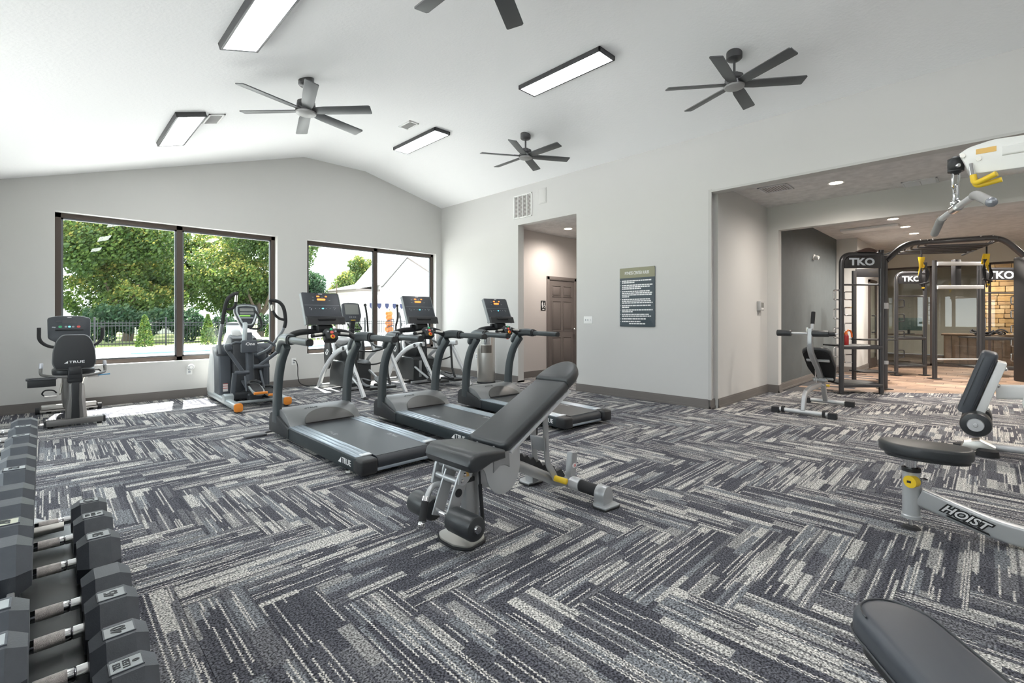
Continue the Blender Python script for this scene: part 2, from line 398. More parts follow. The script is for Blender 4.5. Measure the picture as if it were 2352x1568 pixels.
for st in range(-8, 9):
    for k in range(-60, 61):
        ox = X0+k*PW+st*PL_; oy = Y0-k*PW+st*PL_
        for hv in (0, 1):
            if hv == 0: x0, x1, y0, y1 = ox, ox+PL_, oy-PW, oy
            else: x0, x1, y0, y1 = ox, ox+PW, oy-PW-PL_, oy-PW
            if x1 < XL or x0 > 12.2 or y1 < YF or y0 > YB: continue
            e = .0007
            poly = [(x0+e, y0+e), (x1-e, y0+e), (x1-e, y1-e), (x0+e, y1-e)]
            fl = random.random() < .5
            uf = (lambda p, x0=x0, y0=y0, fl=fl: ((p[1]-y0)/PW, (p[0]-x0)/PL_)) if hv == 0 else (lambda p, x0=x0, y0=y0, fl=fl: ((p[0]-x0)/PW, (p[1]-y0)/PL_))
            for q in inroom(poly):
                cx = sum(p[0] for p in q)/len(q); cy = sum(p[1] for p in q)/len(q); d, px, py = view(cx, cy)
                vis = d > .3 and -150 < px < 2500 and py < 1750
                planks.append((area(q)/d**3 if vis else -1, q, uf, len(q) == 4 and abs(area(q)-area(poly)) < 1e-4, hv, (x0, y0), random.random()))
planks.sort(key=lambda t: -t[0])
full = {}
rest = []
for i, (sc_, q, uf, isf, hv, o0, r) in enumerate(planks):
    if i < 300 and sc_ > 0:
        if isf:
            key = (hv, i % 5)
            if key not in full:
                L_, W_ = (PL_, PW) if hv == 0 else (PW, PL_); e = .0007
                pl = [(e, e), (L_-e, e), (L_-e, W_-e), (e, W_-e)]
                full[key] = plank_mesh([(pl, (lambda p, hv=hv: (p[1]/PW, p[0]/PL_) if hv == 0 else (p[0]/PW, p[1]/PL_)), i % 5/5)], 'carpet_plank')
            o = bpy.data.objects.new('carpet_plank', full[key]); o.location = (*o0, 0)
        else:
            o = bpy.data.objects.new('carpet_plank', plank_mesh([(q, uf, r)], 'carpet_plank'))
        C.objects.link(o); o.parent = floor
    else: rest.append((q, uf, r))
o = bpy.data.objects.new('carpet_planks_beyond', plank_mesh(rest, 'rest')); C.objects.link(o); o.parent = floor; o['kind'] = 'stuff'
# ---- wood-look floor planks in the training room
WOOD = []
for i, c in enumerate(((.30, .20, .14), (.25, .165, .115), (.35, .24, .17), (.20, .135, .10))): WOOD.append(mat('wood_plank_%d' % i, c, .42, var=.28, vscale=6))
wfl = part('floor', G().b2(NX1+.15, 20.6, YF, 4, -.02, -.0165), mat('wood_subfloor', (.06, .045, .035), .8), None, 'wood look vinyl floor of the training room', 'floor', kind='structure')
x = NX1+.15; r = 0; wmesh = {}
while x < 15.7:
    y = 2.42-(r*.37 % .9)
    while y > YF:
        y0 = max(y-.92, YF+.01); mid = (x+.09, (y+y0)/2); d, px, py = view(*mid)
        if y-y0 > .1 and (1.223*(x+.19)+(y)) > 2.41+1.223*8.6 and 1700 < px < 2480:
            key = (round(y-y0, 2), random.randrange(4))
            if key not in wmesh:
                wmesh[key] = mesh(G().b2(.002, .178, -(y-y0)+.003, -.003, -.0165, -.006), 'wood_plank'); wmesh[key].materials.append(WOOD[key[1]])
            o = bpy.data.objects.new('wood_plank', wmesh[key]); o.location = (x, y, 0); C.objects.link(o); o.parent = wfl
        y -= .92
    x += .18; r += 1
# baseboards
def base(name, segs, label):
    g = G()
    for (x0, y0, x1, y1, nx, ny) in segs:      # wall line and inward normal
        dx, dy = x1-x0, y1-y0; L_ = math.hypot(dx, dy); a = math.atan2(dy, dx)
        for t, z0, z1 in ((.014, 0, .105), (.02, 0, .03), (.009, .105, .122)):
            g.box(((x0+x1)/2+nx*t/2, (y0+y1)/2+ny*t/2, (z0+z1)/2), (L_, t, z1-z0), R=(0, 0, a))
    struct(name, g, TRIM, label, 'baseboard')
base('baseboard_back', [(XL, YB, XR, YB, 0, -1)], 'taupe baseboard below the windows')
base('baseboard_right', [(XR, YB, XR, 6.143, -1, 0), (XR, 6.163, XR+.15, 6.163, 0, -1), (XR, 4.79, XR, 2.606, -1, 0), (XR, 2.60, NX0, 2.60, 0, -1)], 'taupe baseboard along the wall with the rules sign')
base('baseboard_hall', [(HX0, HY1, 7.43, HY1, 0, -1), (HX0, 6.143, HX0, HY1, 1, 0)], 'taupe baseboard in the short hall')
base('baseboard_alcove', [(NX0, NY, NX1, NY, 0, -1), (NX1, NY, NX1, 2.385, -1, 0), (NX1, 2.385, NX1+.15, 2.385, 0, -1)], 'taupe baseboard around the alcove corner')
base('baseboard_far', [(NX1+.15, 2.43, 12.6, 2.43, 0, -1), (12.6, 2.43, 12.6, 2.05, -1, 0), (12.6, 2.05, FX1, 2.05, 0, -1)], 'taupe baseboard along the charcoal wall')
base('baseboard_left', [(XL, YF, XL, YB, 1, 0)], 'taupe baseboard behind the dumbbell rack')
# plaster corner trims of the big opening
g = G(); g.b2(XR-.012, XR+.01, 2.57, 2.612, 0.12, 2.88); struct('trim_1', g, mat('corner_bead', (.50, .495, .48), .7), 'grey plaster edge of the alcove opening', 'trim')
g = G(); g.b2(XR-.012, XR+.15, YF, 2.612, 2.845, 2.872); struct('trim_2', g, MATS['corner_bead'], 'grey plaster edge along the alcove header', 'trim')
# windows
def window(n, x0, x1, label):
    y = YB+.14; f = .06
    g = G()
    g.b2(x0, x1, y-.02, y+.05, WZ1-f, WZ1); g.b2(x0, x1, y-.02, y+.05, WZ0, WZ0+f)
    for a in (x0, x1-f, (x0+x1)/2-.035): g.b2(a, a+(.07 if a not in (x0, x1-f) else f), y-.02, y+.05, WZ0, WZ1)
    o = struct('window_%d' % n, g, BRONZE, label, 'window')
    for a, b in ((x0+f, (x0+x1)/2-.035), ((x0+x1)/2+.035, x1-f)):
        g = G()
        for c in ((a, a+.022, WZ0+f, WZ1-f), (b-.022, b, WZ0+f, WZ1-f), (a, b, WZ0+f, WZ0+f+.022), (a, b, WZ1-f-.022, WZ1-f)): g.b2(c[0], c[1], y, y+.03, c[2], c[3])
        part('glazing_bead', g, mat('bead_grey', (.16, .17, .18), .4, .4), o)
        part('pane', G().b2(a+.01, b-.01, y+.012, y+.018, WZ0+f, WZ1-f), GLASS, o)
    g = G().b2(x0, x1, YB+.0, y-.02, WZ0-.012, WZ0+.003); part('window_sill', g, WHITEP, o)
window(1, *W1, 'wide bronze framed window looking on big green trees')
window(2, *W2, 'wide bronze framed window looking on a white house')
for n, (a, b) in zip((4, 5), LW):  # added side windows, out of view, that only let extra daylight in
    g = G(); x = XL-.1
    for q in ((a, a+.06, WZ0, 2.35), (b-.06, b, WZ0, 2.35), ((a+b)/2-.035, (a+b)/2+.035, WZ0, 2.35), (a, b, WZ0, WZ0+.06), (a, b, 2.29, 2.35)): g.b2(x, x+.06, q[0], q[1], q[2], q[3])
    o = struct('window_%d' % n, g, BRONZE, ('unseen bronze framed window added for daylight behind the dumbbell rack', 'unseen bronze framed window added for daylight near the recumbent bike')[n-4], 'window')
    for c, d in ((a+.06, (a+b)/2-.035), ((a+b)/2+.035, b-.06)): part('pane', G().b2(x+.02, x+.026, c, d, WZ0+.06, 2.29), GLASS, o)

# ============================================================ hall door
def hall_door():
    x0, x1, y = 7.433, 8.42, HY1
    g = G(); cw = .075
    g.b2(x0, x0+cw, y-.03, y, 0, 2.07, .006); g.b2(x1-cw, x1, y-.03, y, 0, 2.07, .006); g.b2(x0, x1, y-.03, y, 2.0, 2.075, .006)
    o = struct('door_1', g, DOORM, 'taupe six panel door in the short hall', 'door')
    a, b = x0+cw, x1-cw
    s = part('door_leaf', G().b2(a+.004, b-.004, y-.012, y, .012, 1.995), DOORM, o)
    m = (a+b)/2
    for c0, c1 in ((a+.10, m-.045), (m+.045, b-.10)):
        for z0, z1 in ((.2, .78), (.93, 1.55), (1.66, 1.88)):
            g = G()
            for q in ((c0-.012, c0+.008, z0, z1), (c1-.008, c1+.012, z0, z1), (c0-.012, c1+.012, z0-.012, z0+.008), (c0-.012, c1+.012, z1-.008, z1+.012)):
                g.b2(q[0], q[1], y-.022, y-.01, q[2], q[3], .004)
            g.b2(c0+.02, c1-.02, y-.02, y-.01, z0+.02, z1-.02, .006)
            part('door_panel', g, DOORM, s)
    g = G().cyl((b-.07, y-.01, .95), (b-.07, y-.06, .95), .012).ball((b-.07, y-.075, .95), .028); part('door_handle', g, CHROME, o)
hall_door()
# ============================================================ wall mounted things
def plate(name, label, cat, o, x, up, w, h, t=.006, m=WHITEP, extra=None):
    e = thing(name, label, cat, o); M = frame((0, 0, 0), x, up)
    part('plate', G().prism(rrect(w, h, .006), 'z', 0, t, .0015).xf(M), m, e)
    if extra: extra(e, M)
    return e
def sw(e, M):
    for i in (-1, 0, 1): part('toggle', G().box((i*.046, 0, .009), (.01, .024, .014), .002).xf(M), GREYB if i < 1 else WHITEP, e)
plate('light_switch', 'white triple light switch plate beside the rules sign', 'light switch', (XR, 4.555, 1.165), (0, -1, 0), (0, 0, 1), .165, .115, extra=sw)
def outl(e, M):
    for i in (-1, 1): part('socket', G().prism(ell(.017, .014, 16), 'z', .005, .0085).xf(M @ Matrix.Translation((0, i*.02, 0))), GREYB, e)
plate('wall_outlet', 'white wall outlet beside the steel wipes dispenser', 'outlet', (XR, 7.32, .42), (0, -1, 0), (0, 0, 1), .075, .12, extra=outl)
plate('wall_outlet', 'white wall outlet with black cord under the gap between windows', 'outlet', (3.06, YB, .44), (1, 0, 0), (0, 0, 1), .075, .12, extra=outl)
plate('wall_outlet', 'white wall outlet carrying an air freshener', 'outlet', (1.535, YB, .40), (1, 0, 0), (0, 0, 1), .075, .12, extra=outl)
e = thing('air_freshener', 'round white plug-in air freshener on the wall outlet', 'air freshener', (1.55, YB-.006, .44))
part('body', G().lathe([(0, 0), (.03, 0), (.045, .012), (.045, .04), (.032, .055), (0, .055)], (0, 0, .015), (0, -1, 0)), WHITEP, e)
part('vent_ring', G().tube([(.026*math.cos(t*PI/8), -.055, .015+.026*math.sin(t*PI/8)) for t in range(16)], .003, 6, True), GREYB, e)
part('power_cord', G().tube(sm([(3.06, YB-.012, .455), (3.075, YB-.06, .45), (3.10, YB-.075, .36), (3.11, YB-.06, .18), (3.14, YB-.08, .06), (3.25, YB-.14, .012), (3.45, YB-.2, .012), (3.75, YB-.3, .012)], 8), .007, 8), BLACKR, None, 'black power cord dropping from outlet to the carpet', 'cord')
# rules sign
e = thing('rules_sign', 'dark slate fitness center rules sign with olive heading', 'sign', (XR, 3.666, 1.068))
M = frame((0, 0, 0), (0, -1, 0), (0, 0, 1))
part('board', G().prism([(x, y+.438) for x, y in rrect(.581, .876, .012)], 'z', .002, .014, .002).xf(M), SIGND, e)
part('heading_band', G().prism([(-.2895, .725), (.2895, .725), (.2895, .862), (.278, .875), (-.278, .875), (-.2895, .862)], 'z', .0135, .0155).xf(M), SIGNO, e)
text('heading', 'FITNESS CENTER RULES', .064, WHITEB, e, (-.0165, 0, .795), (0, -1, 0), (0, 0, 1), sx=.6, off=.0006)
rows = [(.685, [.49, .22]), (.595, [.505, .46, .33]), (.475, [.47, .5, .495, .12]), (.335, [.475, .49, .505]), (.235, [.49, .12]), (.165, [.505, .18]), (.095+.01, [.455, .48]), (.05, [.41]), (.008+.01, [.31])]
g = G(); y = .682
for rows_ in ([.49, .22], [.505, .46, .33], [.47, .5, .495, .12], [.475, .49, .505], [.49, .12], [.505, .18], [.455, .48], [.41], [.31]):
    g.prism([(-.272+a, y+b) for a, b in ell(.004, .004, 8)], 'z', .0135, .015)
    for L_ in rows_:
        x = -.25
        while x < -.25+L_-.01:
            q = min(random.uniform(.016, .05), -.25+L_-x); g.b2(x, x+q, y-.0085, y+.0085, .0135, .0148); x += q+.006
        y -= .0262
    y -= .0135
x = -.13
while x < .13: q = random.uniform(.03, .06); g.b2(x, x+q, .036, .054, .0135, .0148); x += q+.007
g.xf(M); o = part('rule_lines', g, WHITEB, e); o['kind'] = 'stuff'
# restroom sign
e = thing('restroom_sign', 'small black restroom sign with white figures beside the hall door', 'sign', (7.33, HY1, 1.452))
M = frame((0, 0, 0), (1, 0, 0), (0, 0, 1))
part('plaque', G().prism(rrect(.15, .205, .008), 'z', 0, .006, .001).xf(M), BLACKP, e)
g = G().prism([(a-.03, b+.07) for a, b in ell(.012, .012, 14)], 'z', .005, .0075).prism([(-.05, .053), (-.01, .053), (-.01, 0), (-.017, 0), (-.02, -.045), (-.04, -.045), (-.043, 0), (-.05, 0)], 'z', .005, .0075).xf(M); part('standing_figure', g, WHITEB, e)
g = G().tube([(.035+.026*math.cos(t*PI/8), .0-.015+.026*math.sin(t*PI/8), .007) for t in range(16)], .004, 6, True).prism([(a+.03, b+.05) for a, b in ell(.011, .011, 14)], 'z', .005, .0075).b2(.024, .036, -.005, .04, .005, .0075).b2(-.03, .03, -.085, -.07, .005, .0075).xf(M); part('wheelchair_figure', g, WHITEB, e)
# thermostat on alcove wall
e = thing('thermostat', 'small grey thermostat with clear guard on the alcove wall', 'thermostat', (7.93, NY, 1.385))
M = frame((0, 0, 0), (1, 0, 0), (0, 0, 1))
part('guard', G().prism(rrect(.17, .15, .012), 'z', 0, .055, .008).xf(M), mat('guard_grey', (.42, .42, .42), .25), e)
part('display', G().b2(-.05, .05, -.02, .05, .055, .058).xf(M), SCREENG, e); part('button_row', G().b2(-.05, .05, -.055, -.035, .055, .06).xf(M), WHITEP, e)
# vents
def vent(name, label, o, x, up, w, h, n, m=WHITEP, split=0, dark=None):
    e = thing(name, label, 'vent', o); M = frame((0, 0, 0), x, up)
    part('backing', G().b2(-w/2+.01, w/2-.01, -h/2+.01, h/2-.01, .001, .004).xf(M), dark or mat('vent_dark', (.22, .20, .19), .8), e)
    g = G(); f = .022
    for q in ((-w/2, w/2, h/2-f, h/2), (-w/2, w/2, -h/2, -h/2+f), (-w/2, -w/2+f, -h/2, h/2), (w/2-f, w/2, -h/2, h/2)): g.b2(*q, 0, .014, .003)
    for k in range(split): t = -w/2+(k+1)*w/(split+1); g.b2(t-.007, t+.007, -h/2, h/2, 0, .014)
    part('frame', g.xf(M), m, e)
    sl = None
    for k in range(n):
        t = -h/2+f+(h-2*f)*(k+.5)/n
        g = G().box((0, t, .007), (w-2*f, .0025, .012), R=(.7, 0, 0)).xf(M); part('slat', g, m, e)
vent('return_grille', 'white slatted return grille high above the doorway', (XR, 6.02, 3.245), (0, -1, 0), (0, 0, 1), .46, .43, 16, split=3)
e = thing('access_panel', 'flush white access panel beside the high return grille', 'panel', (XR, 5.54, 3.345)); M = frame((0, 0, 0), (0, -1, 0), (0, 0, 1))
part('plate', G().b2(-.09, .09, -.135, .135, 0, .008, .003).xf(M), WALL, e); part('door', G().b2(-.072, .072, -.117, .117, .006, .012, .002).xf(M), WALL, e)
sl = math.atan(.313)
vent('ceiling_vent', 'small white ceiling vent beside the light panel on the window side slope', (1.335, 6.15, ceil_z(1.335)), (math.cos(sl), 0, math.sin(sl)), (0, -1, 0), .17, .34, 9, split=0)
vent('ceiling_vent', 'small white ceiling vent on the flat ridge strip', (3.795, 6.02, 4.04), (1, 0, 0), (0, -1, 0), .16, .30, 9)
vent('supply_vent', 'square white supply vent in the alcove ceiling', (7.15, 2.08, NZ), (1, 0, 0), (0, -1, 0), .36, .36, 10, m=mat('vent_grey', (.62, .62, .63), .5))
vent('return_vent', 'wide two panel vent in the alcove ceiling', (8.2, .655, NZ), (0, -1, 0), (-1, 0, 0), .36, .36, 12, m=MATS['vent_grey'], split=1, dark=MATS['guard_grey'])
vent('alcove_vent', 'pale vent in the alcove ceiling above the white machine arm', (6.95, -.25, NZ), (1, 0, 0), (0, -1, 0), .36, .36, 10, m=MATS['vent_grey'])
# recessed lights
def down(o, label, group=None, r=.075, wts=30, col=(1, .92, .83)):
    e = thing('recessed_light', label, 'recessed light', o, group=group)
    part('trim_ring', G().lathe([(r, .0), (r+.022, -.004), (r+.022, -.001), (r, .001)], (0, 0, 0), n=28), WHITEP, e)
    part('lamp', G().lathe([(0, .0), (r, -.002), (r, .001)], (0, 0, -.001), n=28), emis('warm_lamp', (1, .86, .68), 7), e)
    ld = bpy.data.lights.new('downlight', 'SPOT'); ld.energy = wts*3.2; ld.color = col; ld.shadow_soft_size = .07; ld.spot_size = math.radians(168); ld.spot_blend = 1
    lo = bpy.data.objects.new('downlight', ld); C.objects.link(lo); lo.location = (0, 0, -.03); lo.parent = e
down((7.44, 1.44, NZ), 'round warm recessed light in the alcove ceiling', wts=DOWN_W*.45)
down((7.44, -1.3, NZ), 'round warm recessed light in the alcove ceiling beyond the weight machine', wts=DOWN_W*.6)
down((7.33, 5.86, 2.955), 'round warm recessed light in the hall ceiling', wts=DOWN_W*.45)
for p, n in (((10.69, 1.22), 'above the nearest rig tower'), ((11.78, 1.16), 'second from the alcove header'), ((12.83, 1.12), 'third from the alcove header')):
    down((*p, 2.95), 'warm recessed light in the training room ceiling, '+n, 'training room downlights', wts=DOWN_W)
for p, n in (((10.7, -1.6), 'above the weight tower'), ((13.4, -1.0), 'before the glass partition')): down((*p, 2.95), 'warm recessed light in the training room ceiling, '+n, 'training room downlights', wts=DOWN_W*1.3)
for p, n in (((17.6, .3), 'above the reception desk'), ((18.6, -1.8), 'beside the stone column')): down((*p, 2.95), 'warm recessed light in the office ceiling '+n, 'office downlights', wts=DOWN_W*1.3)
part('ceiling_panel', G().b2(11.2, 11.55, 1.2, 2.1, 2.90, 2.95, .01), WHITEP, None, 'white boxed panel on the training room ceiling', 'panel')
part('wall_camera', G().lathe([(0, 0), (.055, 0), (.055, .02), (.04, .03), (.045, .07), (.03, .1), (0, .105)], (10.63, 2.43, 2.38), (-.1, -1, -.25)), WHITEP, None, 'small white dome camera on the charcoal wall', 'camera')
# ============================================================ LED panels
def led(x, y, L_, where, tilt):
    e = thing('ceiling_light', 'long white light panel in dark frame '+where, 'ceiling light', (x, y, ceil_z(x))); e.rotation_euler = (0, -tilt, 0)
    w_, t, f = .285, .05, .02
    g = G()
    for q in ((-w_/2, -w_/2+f, -L_/2, L_/2), (w_/2-f, w_/2, -L_/2, L_/2), (-w_/2, w_/2, -L_/2, -L_/2+f), (-w_/2, w_/2, L_/2-f, L_/2)): g.b2(*q, -t, 0, .003)
    part('frame', g, LEDF, e); part('diffuser', G().b2(-w_/2+f, w_/2-f, -L_/2+f, L_/2-f, -t+.004, -.01), LEDD, e)
for y, w_ in ((6.5, 'beside the small vent near the window wall'), (3.6, 'on the slope between two fans'), (.7, 'on the slope above the dumbbell rack'), (-2.2, 'on the slope by the end wall')): led(1.075, y, 1.19, w_, sl)
for y, w_ in ((6.4, 'on the ridge strip near the window wall'), (3.46, 'on the ridge strip between two fans'), (.52, 'on the ridge strip above the benches'), (-2.4, 'on the ridge strip by the end wall')): led(4.25, y, 1.19, w_, 0)
# ============================================================ ceiling fans
def fan(x, y, rz, where):
    z = ceil_z(x); e = thing('ceiling_fan', 'gunmetal six blade ceiling fan '+where, 'ceiling fan', (x, y, z), rz)
    part('canopy', G().lathe([(0, .03), (.075, .03), (.075, -.055), (.06, -.07), (.03, -.075), (0, -.075)], (0, 0, 0)), FANM, e)
    part('downrod', G().cyl((0, 0, -.07), (0, 0, -.22), .013), FANM, e)
    part('motor', G().lathe([(0, -.205), (.045, -.205), (.05, -.225), (.085, -.23), (.09, -.27), (.075, -.29), (.1, -.30), (.1, -.335), (0, -.335)], (0, 0, 0), n=32), FANM, e)
    part('light_cover', G().lathe([(0, -.333), (.098, -.333), (.094, -.35), (.06, -.362), (0, -.366)], (0, 0, 0), n=32), mat('fan_cap', (.30, .30, .295), .45, .2), e)
    for k in range(6):
        M = Matrix.Rotation(k*PI/3, 4, 'Z') @ Matrix.Translation((0, 0, -.318)) @ Matrix.Rotation(math.radians(-13), 4, 'X')
        g = G().prism([(.08, -.045), (.2, -.058), (.66, -.062), (.672, -.05), (.66, .055), (.65, .062), (.2, .058), (.08, .045)], 'z', -.005, .005, .002).xf(M)
        b = part('blade', g, FANB, e)
        part('blade_arm', G().box((.12, 0, .008), (.12, .04, .008), .002).xf(M), FANM, b)
fan(1.87, 4.87, math.radians(13), 'on the slope facing the big trees')
fan(5.0, 1.84, math.radians(7), 'above the alcove opening')
fan(5.02, 4.81, math.radians(28), 'above the doorway')
fan(1.81, 2.04, math.radians(31), 'on the slope above the adjustable bench')

# ============================================================ treadmills
def logo_tri(g, o, x, up, s):
    M = frame(o, x, up); g.prism([(-.9*s, -.5*s), (.25*s, -.5*s), (.25*s, .5*s), (.05*s, .28*s)], 'z', 0, .0012, M=M)
def brand(parent, o, x, up, size, m, sx=1.25, name='lettering'):
    ox = Vector(x).normalized(); o = Vector(o)
    t = text(name, 'TRUE', size, m, parent, o+ox*size*.45, x, up, sx=sx, off=size*.012)
    g = G(); logo_tri(g, o-ox*size*1.45*sx/1.25, x, up, size*.72); part('logo_mark', g, m, parent)
def treadmill():
    e = thing('treadmill', '', 'treadmill', group='row of treadmills facing the windows')
    for s in (-1, 1):
        part('side_frame', G().b2(s*.345, s*.385, .06, 1.93, .045, .15, .004), TMFRAME, e)
        part('end_cap', G().box((s*.318, .035, .096), (.136, .15, .118), .022, 3), BLACKP, e)
        g = G()
        for a in (.238, .282, .326): g.b2(s*a, s*(a+.039), .085, 1.47, .14, .157, .004)
        part('foot_rail', g, RAILM, e)
        part('rail_tip', G().box((s*.285, .1, .157), (.085, .05, .012), .005), mat('rail_tip', (.66, .68, .70), .4), e)
        part('side_fin', G().prism([(1.95, .05), (1.95, .17), (1.93, .215), (1.885, .243), (1.83, .248), (1.75, .232), (1.6, .185), (1.42, .14), (1.42, .05)], 'x', s*.365, s*.392, .003), mat('fin_black', (.03, .032, .035), .5), e)
        pts = sm([(s*.365, 1.795, .15), (s*.365, 1.79, .36), (s*.365, 1.755, .58), (s*.365, 1.67, .78), (s*.365, 1.53, .935)], 6)
        n = len(pts); part('post', G().sweep(pts, [.06]*n, [.125-.03*i/(n-1) for i in range(n)], (1, 0, 0), .014), TMGREY, e)
        pts = sm([(s*.368, 1.68, .855), (s*.372, 1.635, .94), (s*.382, 1.55, .99), (s*.396, 1.42, 1.002), (s*.404, 1.31, .995)], 5)
        part('shoulder', G().sweep(pts, [.075]+[.095]*(len(pts)-1), [.05, .075]+[.098]*(len(pts)-2), (1, 0, 0), .034), TMGREY, e)
        part('rail_collar', G().sweep([(s*.404, 1.315, .994), (s*.405, 1.275, .992)], .08, .08, (1, 0, 0), .022), BLACKP, e)
        h = part('handrail', G().sweep([(s*.405, 1.28, .992), (s*.412, .86, .986)], .066, .062, (1, 0, 0), .022), TMGREY, e)
        part('rail_end', G().sweep([(s*.412, .86, .986), (s*.412, .842, .986)], .064, .06, (1, 0, 0), .022), BLACKP, h)
        part('side_arm', G().tube(sm([(s*.35, 1.56, .985), (s*.29, 1.60, 1.03), (s*.2, 1.60, 1.055), (s*.08, 1.575, 1.062), (0, 1.56, 1.06)], 6), .03, 12), BLACKP, e)
        gb = part('pulse_grip', G().tube([(s*.06, 1.38, 1.035), (s*.20, 1.345, 1.022)], .0185, 12), BLACKP, e)
        part('sensor_plate', G().tube([(s*.095, 1.362, 1.042), (s*.175, 1.342, 1.033)], .014, 10), mat('sensor', (.62, .60, .56), .35, .4), gb)
        f = part('leveling_foot', G().cyl((s*.33, .26, .0), (s*.33, .26, .016), .038, .034, 20), STEEL, e)
        part('stud', G().cyl((s*.33, .26, .016), (s*.33, .26, .05), .011), STEEL, f)
    g = G().b2(-.235, .235, .03, 1.48, .125, .153); g.cyl((-.235, .045, .1), (.235, .045, .1), .053, n=28)
    b = part('running_belt', g, BELT, e)
    text('belt_lettering', 'TRUE', .05, mat('belt_print', (.42, .43, .44), .7), b, (-.17, .95, .1533), (0, -1, 0), (1, 0, 0), sx=1.35)
    text('belt_lettering', 'TRUE', .05, MATS['belt_print'], b, (.19, .5, .1533), (0, 1, 0), (-1, 0, 0), sx=1.35)
    part('rear_crossbar', G().b2(-.26, .26, .0, .05, .042, .068, .006), RAILM, e)
    part('deck_base', G().b2(-.345, .345, .08, 1.9, .055, .125), BLACKP, e)
    cv = part('motor_cover', G().prism([(1.44, .148), (1.47, .175), (1.53, .225), (1.61, .262), (1.72, .285), (1.82, .285), (1.9, .25), (1.94, .18), (1.94, .06), (1.44, .06)], 'x', -.362, .362, .01), TMCOVER, e, ang=30)
    a = math.atan2(.262-.155, 1.61-1.44)
    M = Matrix.Translation((.03, 1.445, .158)) @ Matrix.Rotation(a, 4, 'X')
    half = [(-.25, 0)]+[(.25*math.cos(PI-PI*i/20), .195*math.sin(PI*i/20)) for i in range(1, 20)]+[(.25, 0)]
    part('cover_inset', G().prism(half, 'z', .0, .02, .008).xf(M), TMINSET, cv)
    brand(cv, (-.08, 1.665, .2785), (1, 0, 0), (0, .95, .3), .034, DARKP, 1.3)
    brand(e, (-.3865, .235, .098), (0, -1, 0), (0, 0, 1), .062, WHITEB, 1.0)
    brand(e, (.3865, .235, .098), (0, 1, 0), (0, 0, 1), .062, WHITEB, 1.0)
    cb = part('control_box', G().box((0, 1.385, 1.02), (.125, .10, .125), .02, 3, R=(-.5, 0, 0)), BLACKP, e)
    R = Matrix.Translation((0, 1.385, 1.02)) @ Matrix.Rotation(-.5, 4, 'X')
    def btn(n, x, z, r, m, d=.012): part(n, G().lathe([(0, 0), (r, 0), (r, d*.7), (r*.8, d), (0, d)], R @ V(x, -.048, z), R.to_3x3() @ V(0, -1, 0), 20), m, cb)
    btn('start_button', 0, .045, .014, GREENB); btn('stop_button', 0, .012, .017, mat('coral_button', (.75, .12, .10), .4)); btn('stop_ring', 0, -.035, .023, mat('amber_ring', (.85, .38, .02), .4), .01); btn('emergency_knob', 0, -.035, .013, REDB, .022)
    for s in (-1, 1): btn('adjust_button', s*.038, .02, .01, GREYB)
    part('mast', G().box((0, 1.53, 1.095), (.15, .09, .07), .015).box((0, 1.58, 1.10), (.22, .05, .05), .012), BLACKP, e)
    # console
    t = math.atan2(.155, .335); M = Matrix.Translation((0, 1.50, 1.165)) @ Matrix.Rotation(-t, 4, 'X')
    def fp(x, z, y=0): return M @ V(x, y, z)
    c = part('console', G().prism([(-.19, -.02), (-.19, .31), (-.182, .325), (.182, .325), (.19, .31), (.19, -.02)], 'y', 0, .038, .007).xf(M), CONSOLE, e)
    part('console_tray', G().prism([(-.055, 1.13), (-.03, 1.205), (.0, 1.215), (.05, 1.2), (.05, 1.13)], 'x', -.192, .192, .006).xf(Matrix.Translation((0, 1.50, 0))), BLACKP, e)
    part('tray_notch', G().box((0, 1.466, 1.185), (.18, .03, .022), .006), mat('notch', (.008, .008, .01), .5), e)
    for s in (-1, 1): part('console_side', G().prism([(s*.1955, -.03), (s*.1955, .318), (s*.19, .318), (s*.19, -.03)], 'y', -.002, .042).xf(M), mat('console_edge', (.25, .27, .28), .4), c)
    def dot(nm, x, z, w_, h_, m): part(nm, G().prism([(x+a, z+b) for a, b in rrect(w_, h_, min(w_, h_)*.45)], 'y', -.0035, .002).xf(M), m, c)
    dot('display', 0.0, .245, .085, .02, LEDO); dot('display', -.028, .28, .03, .013, LEDO); dot('display', .055, .28, .022, .012, LEDO)
    part('divider_line', G().b2(-.18, .18, -.0015, .001, .178, .1795).xf(M), GREYB, c)
    dot('speed_button', 0, .142, .022, .012, BLUEB)
    for x, z in ((-.13, .15), (-.115, .14), (-.12, .128), (-.075, .143), (-.035, .143), (.035, .143), (.075, .143), (.115, .15), (.13, .143), (.12, .13)): dot('key', x, z, .009, .006, GREYB)
    for x, z in ((-.08, .27), (-.085, .235), (.085, .235), (.015, .272)): dot('legend', x, z, .02, .004, GREYB)
    dot('logo', 0, .308, .04, .006, WHITEB); part('reading_ledge', G().box((0, 1.475, 1.15), (.1, .004, .006)), WHITEB, e)
    return e
tm = treadmill(); tm.location = (2.015, 3.25, 0); tm['label'] = 'graphite treadmill beside the recumbent stepper with orange footed rails'
tm['label'] = 'graphite treadmill nearest the elliptical trainer with orange rail ends'
dup(tm, (3.075, 3.19, 0), math.radians(-2.5), 'graphite treadmill in the middle of the row, behind the adjustable bench')
t3 = dup(tm, (4.20, 3.10, 0), math.radians(-4.6), 'graphite treadmill nearest the hall doorway and steel dispenser')
part('safety_clip', G().box((-.05, 1.30, .955), (.035, .02, .07), .006), mat('safety_tag', (.6, .1, .1), .5), t3)
part('cord_plate', G().box((1.50, 5.23, .012), (.2, .11, .022), .008).tube(sm([(1.58, 5.26, .012), (1.68, 5.3, .012), (1.8, 5.22, .02)], 6), .009, 8), mat('cord_grey', (.12, .12, .13), .5), None, 'flat black cord box on the carpet beside the treadmill', 'cord box')

